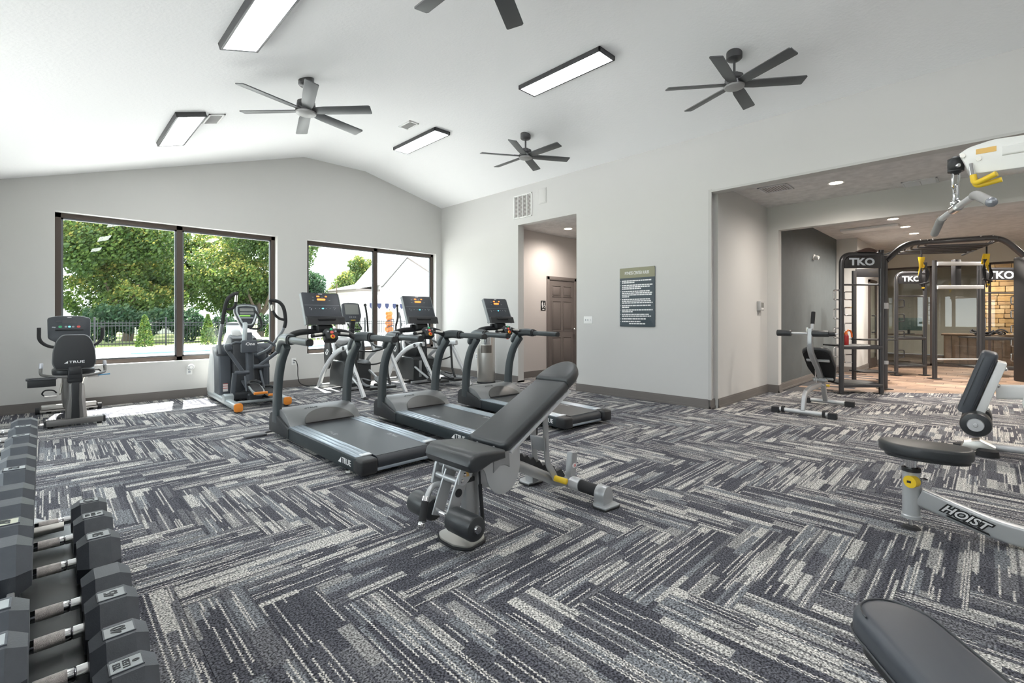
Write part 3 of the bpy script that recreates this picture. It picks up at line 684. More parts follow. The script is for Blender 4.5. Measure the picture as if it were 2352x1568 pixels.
# ============================================================ recumbent bike
def bike():
    e = thing('recumbent_bike', 'dark recumbent exercise bike with logo backrest under the window', 'exercise bike', (.225, 7.15, 0), math.radians(.5))
    BG = mat('bike_grey', (.16, .155, .15), .42, .3); BL = mat('bike_shroud', (.40, .37, .35), .4, .3)
    f = part('rear_stabilizer', G().b2(-.235, .235, -.04, .05, .022, .085, .008), BG, e)
    for s in (-1, 1): part('end_cap', G().b2(s*.232, s*.252, -.043, .053, .018, .088, .006), BLACKP, f); part('foot', G().cyl((s*.2, 0, 0), (s*.2, 0, .025), .022), BLACKR, f)
    f = part('front_stabilizer', G().b2(-.27, .25, 1.12, 1.2, .05, .105, .012).b2(-.29, .27, 1.11, 1.21, .028, .042), mat('stabilizer_pale', (.55, .53, .50), .35, .3), e)
    for s in (-1, 1): part('transport_wheel', G().cyl((s*.27-.01, 1.14, .045), (s*.31-.01, 1.14, .045), .04), BLACKR, f); part('foot', G().cyl((s*.2, 1.16, 0), (s*.2, 1.16, .03), .022), BLACKR, f)
    part('frame_beam', G().b2(-.055, .055, .03, 1.18, .09, .19, .015), BG, e)
    part('seat_column', G().prism([(-.082, .075), (-.075, .2), (-.058, .32), (-.055, .47), (.055, .47), (.06, .32), (.075, .2), (.085, .075)], 'y', .0, .19, .02, 3), BG, e)
    part('column_spine', G().prism([(-.035, .078), (-.028, .3), (-.032, .48), (.032, .48), (.028, .3), (.035, .078)], 'y', -.012, .01, .006), BLACKP, e)
    part('column_side', G().prism([(.06, .08), (.048, .3), (.052, .45), (.075, .45), (.082, .3), (.1, .08)], 'y', .0, .17, .01), BL, e)
    part('seat_carriage', G().box((.0, .16, .5), (.13, .2, .07), .02).b2(-.06, .06, .06, .14, .5, .62, .01), BLACKP, e)
    part('seat_cushion', G().prism(rrect(.37, .36, .09, 6), 'z', .545, .615, .022, 3, M=Matrix.Translation((0, .38, 0))), VINYL, e)
    M = Matrix.Translation((0, .13, .63)) @ Matrix.Rotation(math.radians(-4), 4, 'X')
    bp = fil([(-.15, .0, 0), (-.178, .06, 0), (-.172, .2, 0), (-.145, .31, 0), (-.1, .375, 0), (.1, .375, 0), (.145, .31, 0), (.172, .2, 0), (.178, .06, 0), (.15, .0, 0), (-.15, .0, 0)], .035)[:-1]
    bk = part('backrest', G().prism([(p.x, p.y) for p in bp], 'y', .0, .04, .008, 2).xf(M), mat('back_shell', (.02, .021, .024), .6), e)
    part('backrest_cushion', G().prism([(p.x*1.05, (p.y-.19)*1.05+.19) for p in bp], 'y', .03, .085, .02, 3).xf(M), mat('grey_vinyl', (.14, .145, .15), .45), bk)
    brand(bk, M @ V(-.0, -.002, .07), (1, 0, 0), (0, .07, 1), .038, WHITEB, 1.45)
    part('back_bracket', G().b2(-.055, .055, .07, .15, .5, .65, .01).box((0, .06, .6), (.1, .02, .07), .006), BLACKP, e)
    for s in (-1, 1):
        a = part('arm_bar', G().tube(fil([(0, .12, .53), (s*.19, .16, .545), (s*.275, .3, .56), (s*.272, .33, .63)], .07), .0155, 12), BG, e)
        part('arm_grip', G().cyl((s*.272, .326, .625), (s*.270, .345, .685), .018, n=14, bev=.004), mat('grip_pale', (.55, .56, .60), .35, .3), a)
    part('adjust_lever', G().sweep([(.2, .2, .53), (.31, .2, .535)], .02, .012, (0, 1, 0), .004), mat('lever_blue', (.03, .2, .38), .4), e)
    tr = G(); x0, x1, y0, y1, z0, z1 = -.375, -.155, .02, .16, .452, .535
    for q in ((x0, x1, y0, y0+.008, z0, z1), (x0, x1, y1-.008, y1, z0, z1), (x0, x0+.008, y0, y1, z0, z1), (x1-.008, x1, y0, y1, z0, z1), (x0, x1, y0, y1, z0, z0+.008)): tr.b2(*q, .003)
    t = part('accessory_tray', tr, BLACKP, e)
    part('tray_rim', G().tube(fil([(x0-.008, y0-.008, z1), (x1+.004, y0-.008, z1), (x1+.004, y1+.006, z1), (x0-.008, y1+.006, z1), (x0-.008, y0-.008, z1)], .02)[:-1], .008, 8, True), VINYLG, t)
    part('crank_shroud', G().prism([(.62, .12), (.6, .3), (.66, .48), (.8, .6), (.95, .62), (1.08, .5), (1.12, .3), (1.1, .12)], 'x', -.085, .085, .02, 3), BG, e)
    for s, z, y in ((-1, .29, .62), (1, .50, .66)):
        cr = part('crank_arm', G().sweep([(s*.09, .78, .40), (s*.11, y+.02, z)], .02, .03, (1, 0, 0), .006), STEEL, e)
        pd = part('pedal', G().box((s*.19, y-.02, z), (.11, .11, .03), .008, R=(.35, 0, 0)), mat('pedal_pale', (.52, .5, .49), .4), cr)
        part('pedal_strap', G().tube(sm([(s*.24, y+.02, z-.01), (s*.262, y, z+.02), (s*.235, y-.02, z+.06), (s*.17, y-.02, z+.055), (s*.14, y, z+.02)], 5), .008, 6), BLACKR, pd)
    part('console_mast', G().sweep(sm([(0, .95, .55), (0, .97, .75), (0, 1.0, .92)], 5), .09, .06, (1, 0, 0), .02), BG, e)
    for s in (-1, 1): part('handlebar', G().tube(fil([(0, .86, .84), (s*.2, .86, .842), (s*.288, .85, .92), (s*.287, .84, 1.08)], .07), .0185, 12), BLACKR, e)
    M = Matrix.Translation((-.015, .96, .885)) @ Matrix.Rotation(math.radians(-10), 4, 'X')
    cp_ = fil([(-.1, 0, 0), (-.195, .06, 0), (-.2, .32, 0), (-.1, .345, 0), (.1, .345, 0), (.2, .32, 0), (.195, .06, 0), (.1, 0, 0), (-.1, 0, 0)], .03)[:-1]
    c = part('console', G().prism([(p.x, p.y) for p in cp_], 'y', 0, .05, .01).xf(M), CONSOLE, e)
    def dot(nm, x, z, w_, h_, m): part(nm, G().prism([(x+a, z+b) for a, b in rrect(w_, h_, min(w_, h_)*.48)], 'y', -.004, .002).xf(M), m, c)
    part('screen', G().b2(-.065, .065, -.003, .002, .245, .29).xf(M), mat('bike_screen', (.06, .063, .07), .2), c)
    for x in (-.1, .1): dot('screen_pod', x, .272, .055, .022, MATS['bike_screen'])
    for x, r_, m in ((-.085, .034, GREENB), (-.032, .025, GREYB), (.0, .024, BLUEB), (.034, .025, GREYB), (.085, .034, mat('coral_button', (.75, .12, .10), .4)), (-.15, .02, GREYB), (-.135, .02, GREYB)): dot('key', x, .205 if x > -.13 else .2-.12*(x+.15), r_, r_*.8, m)
    dot('logo', 0, .325, .04, .006, WHITEB); part('console_shelf', G().box((0, -.01, .165), (.26, .02, .01), .004).xf(M), BLACKP, c)
bike()

# ============================================================ elliptical
def elliptical():
    e = thing('elliptical_trainer', 'grey elliptical trainer with orange pedals and orange rail ends', 'elliptical', (2.015, 6.6, 0), math.radians(-2))
    EG = mat('elliptical_grey', (.085, .095, .11), .42, .25); ES = mat('elliptical_silver', (.42, .46, .47), .38, .4); EW = mat('elliptical_pale', (.60, .61, .60), .4)
    for s in (-1, 1):
        y0 = 0 if s < 0 else .12
        r = part('base_rail', G().sweep([(s*.31, y0+.02, .075), (s*.31, 1.65, .075)], .095, .085, (1, 0, 0), .028), ES, e)
        part('rail_cap', G().prism(rrect(.1, .105, .03), 'y', y0-.02, y0+.022, .006, M=Matrix.Translation((s*.31, 0, .073))), ORANGE, r)
        part('rail_foot', G().cyl((s*.31, y0+.06, 0), (s*.31, y0+.06, .04), .03), BLACKR, r)
        part('roller_block', G().prism([(.5, .07), (.5, .16), (.56, .185), (.64, .17), (.66, .07)], 'x', s*.25, s*.36, .01), ES, e)
    for y in (.42, 1.3): part('base_cross', G().sweep([(-.3, y, .07), (.3, y, .07)], .045, .035, (0, 1, 0), .01), ES, e)
    for s in (-1, 1):
        part('tower_shell', G().prism([(.98, .08), (1.0, .45), (1.04, .7), (1.14, .74), (1.45, .74), (1.6, .5), (1.68, .25), (1.68, .08)], 'x', s*.17, s*.33, .025, 3), EG, e)
        part('tower_edge', G().prism([(1.3, .08), (1.32, .6), (1.42, .78), (1.55, .66), (1.68, .4), (1.75, .15), (1.74, .08)], 'x', s*.18, s*.352, .03, 3), EW, e)
        part('pivot_hood', G().cyl((s*.16, 1.06, .74), (s*.36, 1.06, .74), .085, n=24, bev=.03), EG, e)
    part('warning_label', G().b2(-.285, -.225, .977, .98, .16, .27), mat('label_white', (.75, .72, .70), .5), e)
    for z in (.268, .235, .205): part('label_stripe', G().b2(-.285, -.225, .9745, .9775, z-.004, z+.004), mat('label_red', (.55, .08, .06), .5), e)
    part('flywheel_dome', G().lathe([(0, -.1), (.2, -.1), (.275, -.06), (.29, 0), (.275, .06), (.2, .1), (0, .1)], (-.06, 1.42, .76), (1, 0, 0), 32), EW, e)
    part('drive_body', G().prism([(.9, .1), (.93, .6), (1.05, .9), (1.25, .95), (1.5, .8), (1.6, .1)], 'x', -.17, .17, .03, 3), mat('drive_dark', (.03, .033, .038), .5), e)
    part('side_lobe', G().ball((.18, 1.05, .66), .14, 20, (.8, 1, .9)), EG, e)
    part('center_column', G().sweep(sm([(0, .72, .09), (0, .74, .4), (0, .78, .75), (0, .85, .98)], 5), .1, .09, (1, 0, 0), .03), EG, e)
    part('floor_beam', G().sweep([(0, .45, .11), (0, 1.3, .11)], .16, .1, (1, 0, 0), .03).sweep([(-.24, .62, .13), (.24, .62, .13)], .09, .1, (0, 1, 0), .03), mat('drive_dark', (.03, .033, .038), .5), e)
    p = part('yoke_panel', G().prism(rrect(.205, .175, .02), 'y', .63, .69, .012, M=Matrix.Translation((-.03, 0, .80))), EG, e)
    text('lettering', 'One', .055, WHITEB, p, (-.022, .629, .835), (1, 0, 0), (0, 0, 1), sx=1.15, off=.0012)
    text('lettering', 'X', .03, mat('rail_tip', (.66, .68, .70), .4), p, (-.075, .629, .83), (1, 0, 0), (0, 0, 1))
    # arms
    for s, sh, el, kn in ((-1, (-.12, .66, .85), (-.30, .6, .80), (-.12, .58, .45)), (1, (.06, .66, .86), (.335, .6, .765), (.07, .6, .52))):
        part('upper_link', G().tube(sm([sh, ((sh[0]+el[0])/2, .64, max(sh[2], el[2])+.008), el], 6), .017, 10), EG, e)
        part('elbow', G().box(el, (.085, .1, .1), .025, 3, R=(0, s*.25, 0)), EG, e)
        part('lower_link', G().sweep([(el[0]+s*.005, el[1], el[2]-.04), kn], .045, .045, (0, 1, 0), .012), EG, e)
        part('knee_pivot', G().cyl((kn[0]-.1 if s < 0 else kn[0]-.06, kn[1], kn[2]), (kn[0]+.07 if s < 0 else kn[0]+.14, kn[1], kn[2]), .028), EG, e)
    part('rear_link', G().sweep([(-.225, .58, .45), (-.25, .60, .11)], .07, .055, (0, 1, 0), .012), EG, e)
    part('rear_link', G().sweep([(.235, .9, .5), (.235, .9, .14)], .06, .06, (0, 1, 0), .012), EG, e)
    part('pivot_bar', G().cyl((.06, .9, .49), (.265, .9, .49), .03), EG, e)
    part('pedal_rod', G().tube([(-.1, .58, .4), (-.1, .5, .2)], .014).tube([(.1, .62, .46), (.12, .5, .22)], .014), EG, e)
    for x, z, t in ((-.02, .245, .25), (.15, .185, .12)):
        M = Matrix.Translation((x, .34, z)) @ Matrix.Rotation(t, 4, 'X')
        pd = part('pedal', G().prism(ell(.075, .2, 24, 3), 'z', -.02, .0, .006).prism([(a*1.0, b) for a, b in ell(.078, .205, 24, 3)], 'z', 0, .012, .003).xf(M), mat('pedal_grey', (.3, .32, .32), .45), e)
        part('pedal_pad', G().prism(ell(.062, .17, 24, 3), 'z', .011, .02, .003).xf(M), BLACKR, pd)
        part('pedal_wall', G().tube([M @ V(a, b, .035) for a, b in ell(.08, .205, 24, 3)][1:12], .018, 8), BLACKP, pd)
        part('pedal_lip', G().sweep([M @ V(-.075, -.19, .012), M @ V(.085, -.19, .012)], .045, .03, (0, 1, 0), .008), ORANGE, pd)
        part('pedal_arm', G().sweep([(x-.06, .5, z-.03), (x-.03, .95, .3)], .04, .035, (1, 0, 0), .01), EG, pd)
    # handles with loops
    h = part('moving_handle', G().tube(sm([(-.32, 1.0, .70), (-.335, .92, .9), (-.33, .8, 1.12)], 6), .022, 12), mat('handle_silver', (.36, .38, .40), .35, .5), e)
    part('handle_grip', G().tube(sm([(-.33, .8, 1.12), (-.315, .74, 1.3), (-.28, .7, 1.46), (-.2, .67, 1.53), (-.165, .66, 1.53)], 6), .024, 12).tube(sm([(-.31, .75, 1.32), (-.24, .72, 1.32), (-.2, .7, 1.36), (-.185, .68, 1.45), (-.19, .67, 1.53)], 6), .018, 10), BLACKR, h)
    part('pulse_sensor', G().tube([(-.192, .678, 1.42), (-.188, .668, 1.51)], .0195, 10), STEEL, h)
    h = part('moving_handle', G().tube(sm([(.13, .85, .67), (.24, .7, .76), (.34, .5, .98), (.365, .44, 1.08)], 6), .02, 12), MATS['handle_silver'], e)
    part('handle_grip', G().tube(sm([(.365, .44, 1.06), (.375, .42, 1.16), (.345, .4, 1.33), (.28, .4, 1.42), (.16, .4, 1.445)], 6), .024, 12).tube(sm([(.365, .42, 1.17), (.29, .41, 1.19), (.225, .4, 1.25), (.19, .4, 1.35), (.165, .4, 1.445)], 6), .018, 10), BLACKR, h)
    part('pulse_sensor', G().tube([(.2, .398, 1.3), (.185, .398, 1.38)], .0195, 10), STEEL, h)
    # console
    M = Matrix.Translation((.02, .93, 1.06)) @ Matrix.Rotation(math.radians(-18), 4, 'X')
    cp_ = fil([(-.07, 0, 0), (-.1, .06, 0), (-.165, .24, 0), (-.15, .345, 0), (0, .37, 0), (.15, .345, 0), (.165, .24, 0), (.1, .06, 0), (.07, 0, 0), (-.07, 0, 0)], .03)[:-1]
    c = part('console', G().prism([(p.x, p.y) for p in cp_], 'y', 0, .07, .015).xf(M), CONSOLE, e)
    part('console_bezel', G().tube([M @ V(p.x*.8, -.003, .04+p.y*.8) for p in cp_], .012, 8, True), ES, c)
    part('screen', G().prism([(-.1, .13), (-.115, .3), (.115, .3), (.1, .13)], 'y', -.004, .002).xf(M), SCREEN, c)
    part('screen_panel', G().b2(-.09, .09, -.006, .001, .245, .29).xf(M), SCREENG, c); part('screen_panel', G().b2(-.09, .09, -.006, .001, .195, .23).xf(M), SCREENG, c)
    part('green_strip', G().b2(-.1, .04, -.007, .001, .168, .182).xf(M), emis('green_led', (.3, .9, .1), .6), c)
    part('key_row', G().b2(-.09, .08, -.006, .001, .135, .152).xf(M), GREYB, c)
    part('console_stalk', G().tube(sm([(-.06, .78, .88), (-.05, .8, 1.0), (-.03, .88, 1.12)], 5), .03, 12), ES, e)
    part('fixed_grip', G().tube(sm([(.02, .86, 1.05), (.12, .84, 1.04), (.17, .83, 1.1), (.15, .84, 1.2), (.1, .88, 1.3)], 5), .015, 10), BLACKR, e)
elliptical()

# ============================================================ arc trainers
def arc_trainer():
    e = thing('arc_trainer', '', 'elliptical', group='silver arc trainers by the window')
    D = mat('arc_dark', (.045, .048, .05), .45, .2); SB = mat('arc_black', (.016, .017, .018), .5); SV = SILVERL
    for s in (-1, 1):
        x = s*.355
        f = part('side_arch', G().sweep(sm([(x, 1.66, .015), (x, 1.48, .26), (x, 1.2, .5), (x, .9, .66), (x, .6, .735), (x, .42, .75)], 6), .05, .075, (1, 0, 0), .012), SV, e)
        part('pivot_cap', G().cyl((x-s*.01, .46, .735), (x+s*.035, .46, .735), .034), BLACKP, f); part('pivot_cap', G().cyl((x-s*.01, .66, .72), (x+s*.035, .66, .72), .03), BLACKP, f)
        lg = part('side_leg', G().sweep([(x, .56, .70), (x, 0.02, .012)], .045, .062, (1, 0, 0), .01), SV, e)
        part('foot_pad', G().box((x, .0, .008), (.07, .1, .016), .004), BLACKR, lg)
        part('upper_fork', G().sweep(sm([(x, 1.02, .60), (x*.96, 1.08, .72), (x*.9, 1.12, .86)], 4), .045, .06, (1, 0, 0), .012), SV, f)
        part('pendulum_bar', G().sweep([(s*.28, .5, .72), (s*.255, .42, .3), (s*.235, .3, .12)], .034, .034, (1, 0, 0), .01), SB, e)
        h = part('moving_handle', G().tube(sm([(s*.28, .52, .7), (s*.30, .9, .72), (s*.34, 1.22, .82), (s*.37, 1.3, 1.0), (s*.345, 1.28, 1.2), (s*.33, 1.32, 1.42)], 6), .018, 10), SB, e)
        part('handle_knob', G().ball((s*.33, 1.322, 1.425), .028, 12), BLACKR, h)
        pd = part('foot_plate', G().prism([(-.085, -.2), (.085, -.2), (.085, .2), (.05, .24), (-.05, .24), (-.085, .2)], 'z', -.02, .02, .008, M=Matrix.Translation((s*.14, .3, .12))), SB, e)
        part('plate_wall', G().sweep(sm([(s*.14-.085, .15, .15), (s*.14-.08, .4, .2), (s*.14, .54, .235), (s*.14+.08, .4, .2)], 4), .02, .07, (0, 0, 1), .006), BLACKP, pd)
        part('drive_rod', G().tube([(s*.2, .5, .14), (s*.2, 1.2, .42)], .02), SILVER, e)
    t = text('lettering', 'CYBEX', .065, DARKP, e, (-.379, .24, .30), (0, -.62, -.78), (0, .78, -.62), sx=.9, off=.001)
    part('crossbar', G().tube(sm([(-.33, .56, .70), (0, .5, .66), (.33, .56, .70)], 5), .012).tube(sm([(-.3, .5, .5), (0, .42, .46), (.3, .5, .5)], 5), .012), SB, e)
    part('drive_cover', G().prism([(.92, .06), (.92, .44), (1.0, .48), (1.4, .48), (1.5, .3), (1.52, .06)], 'x', -.235, .235, .02, 3), D, e)
    part('cover_latch', G().b2(-.12, -.07, .9, .925, .12, .42, .008), SILVER, e)
    part('base_bar', G().b2(-.36, .36, 1.56, 1.64, .01, .07, .01), SILVER, e); part('base_bar', G().b2(-.3, .3, .86, .92, .02, .06, .008), SILVER, e)
    part('flywheel_shell', G().lathe([(0, -.15), (.2, -.15), (.3, -.08), (.32, 0), (.3, .08), (.2, .15), (0, .15)], (0, 1.35, .62), (1, 0, 0), 28), D, e)
    part('shell_hood', G().ball((0, 1.28, .82), .2, 24, (1.25, .9, .55)), SILVERL, e)
    for s in (-1, 1):
        d = part('side_disc', G().prism([(a*.8+1.42, b+.60) for a, b in ell(.16, .27, 28)], 'x', s*.275, s*.32, .015, 3), D, e)
        M = frame((s*.322, 1.40, .62), (0, -s, 0), (0, 0, 1))
        g = G(); 
        for q in (0, PI): g.tube([M @ V(.05*math.cos(q+t*.35)*(.35+.075*t), .06*math.sin(q+t*.35)*(.35+.075*t), 0) for t in range(10)], .009, 6)
        part('swirl_emblem', g, WHITEB, d)
    part('mast', G().sweep(sm([(0, 1.2, .85), (0, 1.16, 1.02), (0, 1.12, 1.16)], 5), .09, .07, (1, 0, 0), .02), D, e)
    M = Matrix.Translation((0, 1.10, 1.13)) @ Matrix.Rotation(math.radians(-16), 4, 'X')
    c = part('console', G().prism([(p.x, p.y) for p in fil([(-.12, 0, 0), (-.165, .1, 0), (-.15, .33, 0), (0, .345, 0), (.15, .33, 0), (.165, .1, 0), (.12, 0, 0), (-.12, 0, 0)], .03)[:-1]], 'y', 0, .06, .012).xf(M), CONSOLE, e)
    part('screen', G().prism(rrect(.24, .18, .01), 'y', -.004, .002, M=Matrix.Translation((0, 0, .22))).xf(M), SCREENG, c)
    for x in (-.05, -.02, .02, .05): part('key', G().prism([(x+a, .085+b) for a, b in rrect(.018, .012, .004)], 'y', -.004, .002).xf(M), GREYB, c)
    part('warning_strip', G().b2(-.04, .04, -.005, .002, .02, .035).xf(M), YELLOW, c)
    part('fixed_bar', G().tube(fil([(-.1, 1.1, 1.1), (-.1, .98, 1.0), (.1, .98, 1.0), (.1, 1.1, 1.1)], .05), .014, 10), SB, e)
    return e
ar = arc_trainer(); ar.location = (3.69, 6.47, 0); ar['label'] = 'silver arched arc trainer seen between the first two treadmills'
ar['label'] = 'silver arched arc trainer standing closest to the wall outlet cord'
dup(ar, (4.95, 6.40, 0), 0, 'silver arched arc trainer standing closest to the steel dispenser')

# ============================================================ steel dispenser
e = thing('wipes_dispenser', 'tall brushed steel cylinder wipes dispenser by the wall', 'dispenser', (5.79, 6.56, 0))
part('body', G().lathe([(0, 0), (.16, 0), (.165, .01), (.165, .9), (.155, .93), (0, .93)], (0, 0, 0), n=40), STEEL, e)
part('base_ring', G().lathe([(.165, 0), (.175, 0), (.172, .03), (.165, .03)], (0, 0, 0), n=40), BLACKP, e)
def curved(z0, z1, a0, a1, r0, r1, n=14):
    g = G(); vs = []; fs = []
    for i in range(n+1):
        t = a0+(a1-a0)*i/n
        for r_, z in ((r0, z0), (r1, z0), (r1, z1), (r0, z1)): vs.append((r_*math.cos(t), r_*math.sin(t), z))
    for i in range(n):
        for k in range(4): l = (k+1) % 4; fs.append((i*4+k, i*4+l, i*4+4+l, i*4+4+k))
    fs += [(3, 2, 1, 0), tuple(range(n*4, n*4+4))]; return g.add(vs, fs)
part('slot_panel', curved(.56, .70, math.radians(195), math.radians(265), .16, .168), mat('slot_bronze', (.20, .18, .16), .35, .9), e)
part('lid_door', curved(.71, .9, math.radians(200), math.radians(260), .16, .1665), CHROME, e); part('lock', G().cyl((-.11, -.125, .82), (-.116, -.132, .82), .012), BLACKP, e)

# ============================================================ adjustable bench in the middle
def adj_bench():
    e = thing('adjustable_bench', 'silver adjustable bench with black pads and foam leg rollers', 'weight bench', (1.6, 2.02, 0), math.radians(1))
    SV = SILVER
    f = part('front_foot', G().prism([(p.x, p.y) for p in fil([(-.10, -.06, 0), (-.06, -.14, 0), (.07, -.12, 0), (.13, -.02, 0), (.13, .05, 0), (.06, .12, 0), (-.06, .12, 0), (-.10, .05, 0), (-.10, -.06, 0)], .03)[:-1]], 'z', .012, .024, .003), mat('plate_warm', (.38, .37, .34), .4, .4), e)
    part('foot_rubber', G().prism([(p.x*1.06, p.y*1.06) for p in fil([(-.10, -.06, 0), (-.06, -.14, 0), (.07, -.12, 0), (.13, -.02, 0), (.13, .05, 0), (.06, .12, 0), (-.06, .12, 0), (-.10, .05, 0), (-.10, -.06, 0)], .03)[:-1]], 'z', 0, .014, .004), BLACKR, f)
    part('front_upright', G().sweep([(.055, 0, .02), (.045, 0, .32)], .05, .06, (0, 1, 0), .006), SV, e)
    part('upright_slider', G().sweep([(.045, 0, .3), (.04, 0, .42)], .038, .046, (0, 1, 0), .004), STEEL, e)
    part('upright_collar', G().sweep([(.046, 0, .305), (.046, 0, .325)], .056, .066, (0, 1, 0), .006), BLACKP, e)
    part('rear_upright', G().tube([(.10, .02, .02), (.14, .02, .44)], .03, 14), SV, e)
    part('gas_strut', G().cyl((.12, -.045, .07), (.10, -.045, .28), .011, n=12).cyl((.10, -.045, .28), (.09, -.045, .41), .006, n=10), BLACKP, e)
    pv = fil([(-.075, .33, 0), (-.07, .40, 0), (-.02, .45, 0), (.08, .475, 0), (.3, .49, 0), (.385, .46, 0), (.39, .32, 0), (.36, .24, 0), (.29, .195, 0), (.21, .2, 0), (.14, .26, 0), (.115, .35, 0), (.08, .39, 0), (.035, .385, 0), (-.01, .33, 0), (-.045, .315, 0), (-.075, .33, 0)], .05)[:-1]
    for y in (-.075, .065): part('pivot_plate', G().prism([(p.x, p.y) for p in pv], 'y', y, y+.01, .002), SILVERL, e)
    part('plate_pocket', G().prism([(.17, .335), (.17, .47), (.29, .47), (.3, .34), (.26, .36), (.22, .365)], 'y', -.082, -.06, .006), SV, e)
    for x, z in ((-.035, .375), (.0, .425), (.07, .435), (.33, .45), (-.055, .345)): part('bolt', G().ball((x, -.078, z), .011, 10, (1, .6, 1)), CHROME, e)
    part('warning_label', G().prism([(-.045, .365), (-.005, .36), (-.015, .40)], 'y', -.0775, -.075), mat('label_amber', (.8, .5, .15), .5), e)
    for y in (-.06, .05): part('roller_arm', G().sweep([(-.03, y, .37), (-.075, y, .27), (-.12, y, .15)], .012, .075, (0, 1, 0), .004), SV, e)
    part('arm_plug', G().cyl((-.07, -.062, .285), (-.07, -.07, .285), .022, n=20), BLACKP, e)
    for z, x in ((.40, -.04), (.34, -.065)): part('cross_tube', G().cyl((x, -.06, z), (x, .14, z), .018), SV, e)
    part('side_lug', G().prism([(p.x, p.y) for p in fil([(-.1, .3, 0), (-.07, .42, 0), (.02, .46, 0), (.03, .4, 0), (-.02, .3, 0), (-.05, .26, 0), (-.1, .3, 0)], .03)[:-1]], 'y', .12, .14, .004), SV, e)
    part('roller_axle', G().cyl((-.115, -.275, .17), (-.115, .275, .17), .016), CHROME, e)
    for s in (-1, 1):
        r = part('foam_roller', G().cyl((-.115, s*.075, .17), (-.115, s*.265, .17), .062, n=28, bev=.015), VINYL, e)
        part('roller_cap', G().cyl((-.115, s*.262, .17), (-.115, s*.275, .17), .022, .018, n=20), CHROME, r)
    h = part('lift_handle', G().tube(fil([(-.06, .07, .30), (-.14, .07, .31), (-.20, .05, .24), (-.235, .03, .14)], .05), .015, 12), SV, e)
    part('handle_grip', G().cyl((-.196, .052, .245), (-.228, .034, .155), .019, n=14), BLACKR, h)
    part('grip_collar', G().cyl((-.185, .058, .262), (-.197, .052, .243), .021, n=14).ball((-.235, .03, .14), .021, 12), CHROME, h)
    # seat
    st = fil([(-.10, -.235, 0), (-.10, .235, 0), (.04, .235, 0), (.20, .155, 0), (.21, -.155, 0), (.04, -.235, 0), (-.10, -.235, 0)], .03)[:-1]
    part('seat_pad', G().prism([(-.11, .455), (-.098, .49), (-.07, .508), (-.03, .512), (.15, .49), (.155, .445), (.05, .44), (0, .425), (-.05, .412), (-.09, .42)], 'y', -.2, .185, .018, 3), VINYL, e)
    part('seat_plate', G().b2(.0, .15, -.1, .1, .425, .442), SV, e)
    # backrest, inclined
    a = math.radians(26); M = Matrix.Translation((.205, 0, .435)) @ Matrix.Rotation(-a, 4, 'Y')
    bp = fil([(.0, -.12, 0), (.02, -.155, 0), (.5, -.14, 0), (.68, -.132, 0), (.68, .132, 0), (.5, .14, 0), (.02, .155, 0), (.0, .12, 0), (.0, -.12, 0)], .03)[:-1]
    b = part('back_pad', G().prism([(p.x, p.y) for p in bp], 'z', .012, .075, .024, 4).xf(M), VINYL, e)
    hp = [(.655, -.135)]+[(.70+.19*math.cos(t), .135*math.sin(t)) for t in [(-PI/2+PI*i/14) for i in range(15)]]+[(.655, .135)]
    part('head_pad', G().prism(hp, 'z', .012, .095, .03, 4).xf(M), VINYL, e)
    part('back_plate', G().prism([(.0, -.1), (.72, -.09), (.72, .09), (.0, .1)], 'z', -.004, .013, .003).prism([(.03, -.162), (.66, -.14), (.66, -.125), (.03, -.14)], 'z', .0, .012).prism([(.03, .162), (.66, .14), (.66, .125), (.03, .14)], 'z', .0, .012).xf(M), SILVERL, b)
    part('back_rail', G().sweep([M @ V(.1, 0, -.02), M @ V(.6, 0, -.02)], .05, .04, (0, 1, 0), .006), SV, b)
    # beam and rear bar
    part('main_beam', G().tube(fil([(.30, 0, .36), (.42, 0, .315), (.84, 0, .105), (.93, 0, .09)], .08), .036, 16), SV, e)
    part('ladder_rack', G().prism([(.43, .37), (.47, .37), (.485, .345), (.52, .35), (.54, .32), (.575, .325), (.60, .29), (.63, .295), (.66, .255), (.70, .262), (.73, .22), (.77, .228), (.80, .185), (.85, .19), (.89, .14), (.87, .1), (.43, .33)], 'y', -.02, .02, .004), BLACKP, e)
    for y in (-.055, .05): part('support_link', G().sweep(fil([M @ V(.47, y, -.02), (.655, y, .33), (.665, y, .27), (.72, y, .2), (.74, y, .165)], .03), .01, .045, (0, 1, 0), .003), SV, e)
    part('link_bridge', G().box((.64, 0, .40), (.02, .12, .09), .003, R=(0, -.15, 0)), SV, e)
    part('yellow_handle', G().cyl((.735, -.05, .165), (.755, -.14, .155), .019, n=16, bev=.005), YELLOW, e)
    part('rear_bar', G().tube([(.925, -.30, .085), (.925, .30, .085)], .034, 16), SV, e)
    part('bar_collar', G().tube([(.925, -.05, .088), (.925, -.125, .088)], .044, 18), SILVERL, e)
    part('grip_wrap', G().tube([(.925, -.12, .086), (.925, -.26, .082)], .0385, 18), BLACKR, e)
    for s in (-1, 1):
        k = part('rear_foot', G().prism([(p.x+.925, p.y+s*.32) for p in fil([(-.08, -.05, 0), (.06, -.07, 0), (.08, .03, 0), (-.02, .08, 0), (-.08, .05, 0), (-.08, -.05, 0)], .03)[:-1]], 'z', .01, .022, .003), SV, e)
        part('foot_rubber', G().prism([(p.x*1.05+.925, p.y*1.05+s*.32) for p in fil([(-.08, -.05, 0), (.06, -.07, 0), (.08, .03, 0), (-.02, .08, 0), (-.08, .05, 0), (-.08, -.05, 0)], .03)[:-1]], 'z', 0, .012, .003), BLACKR, k)
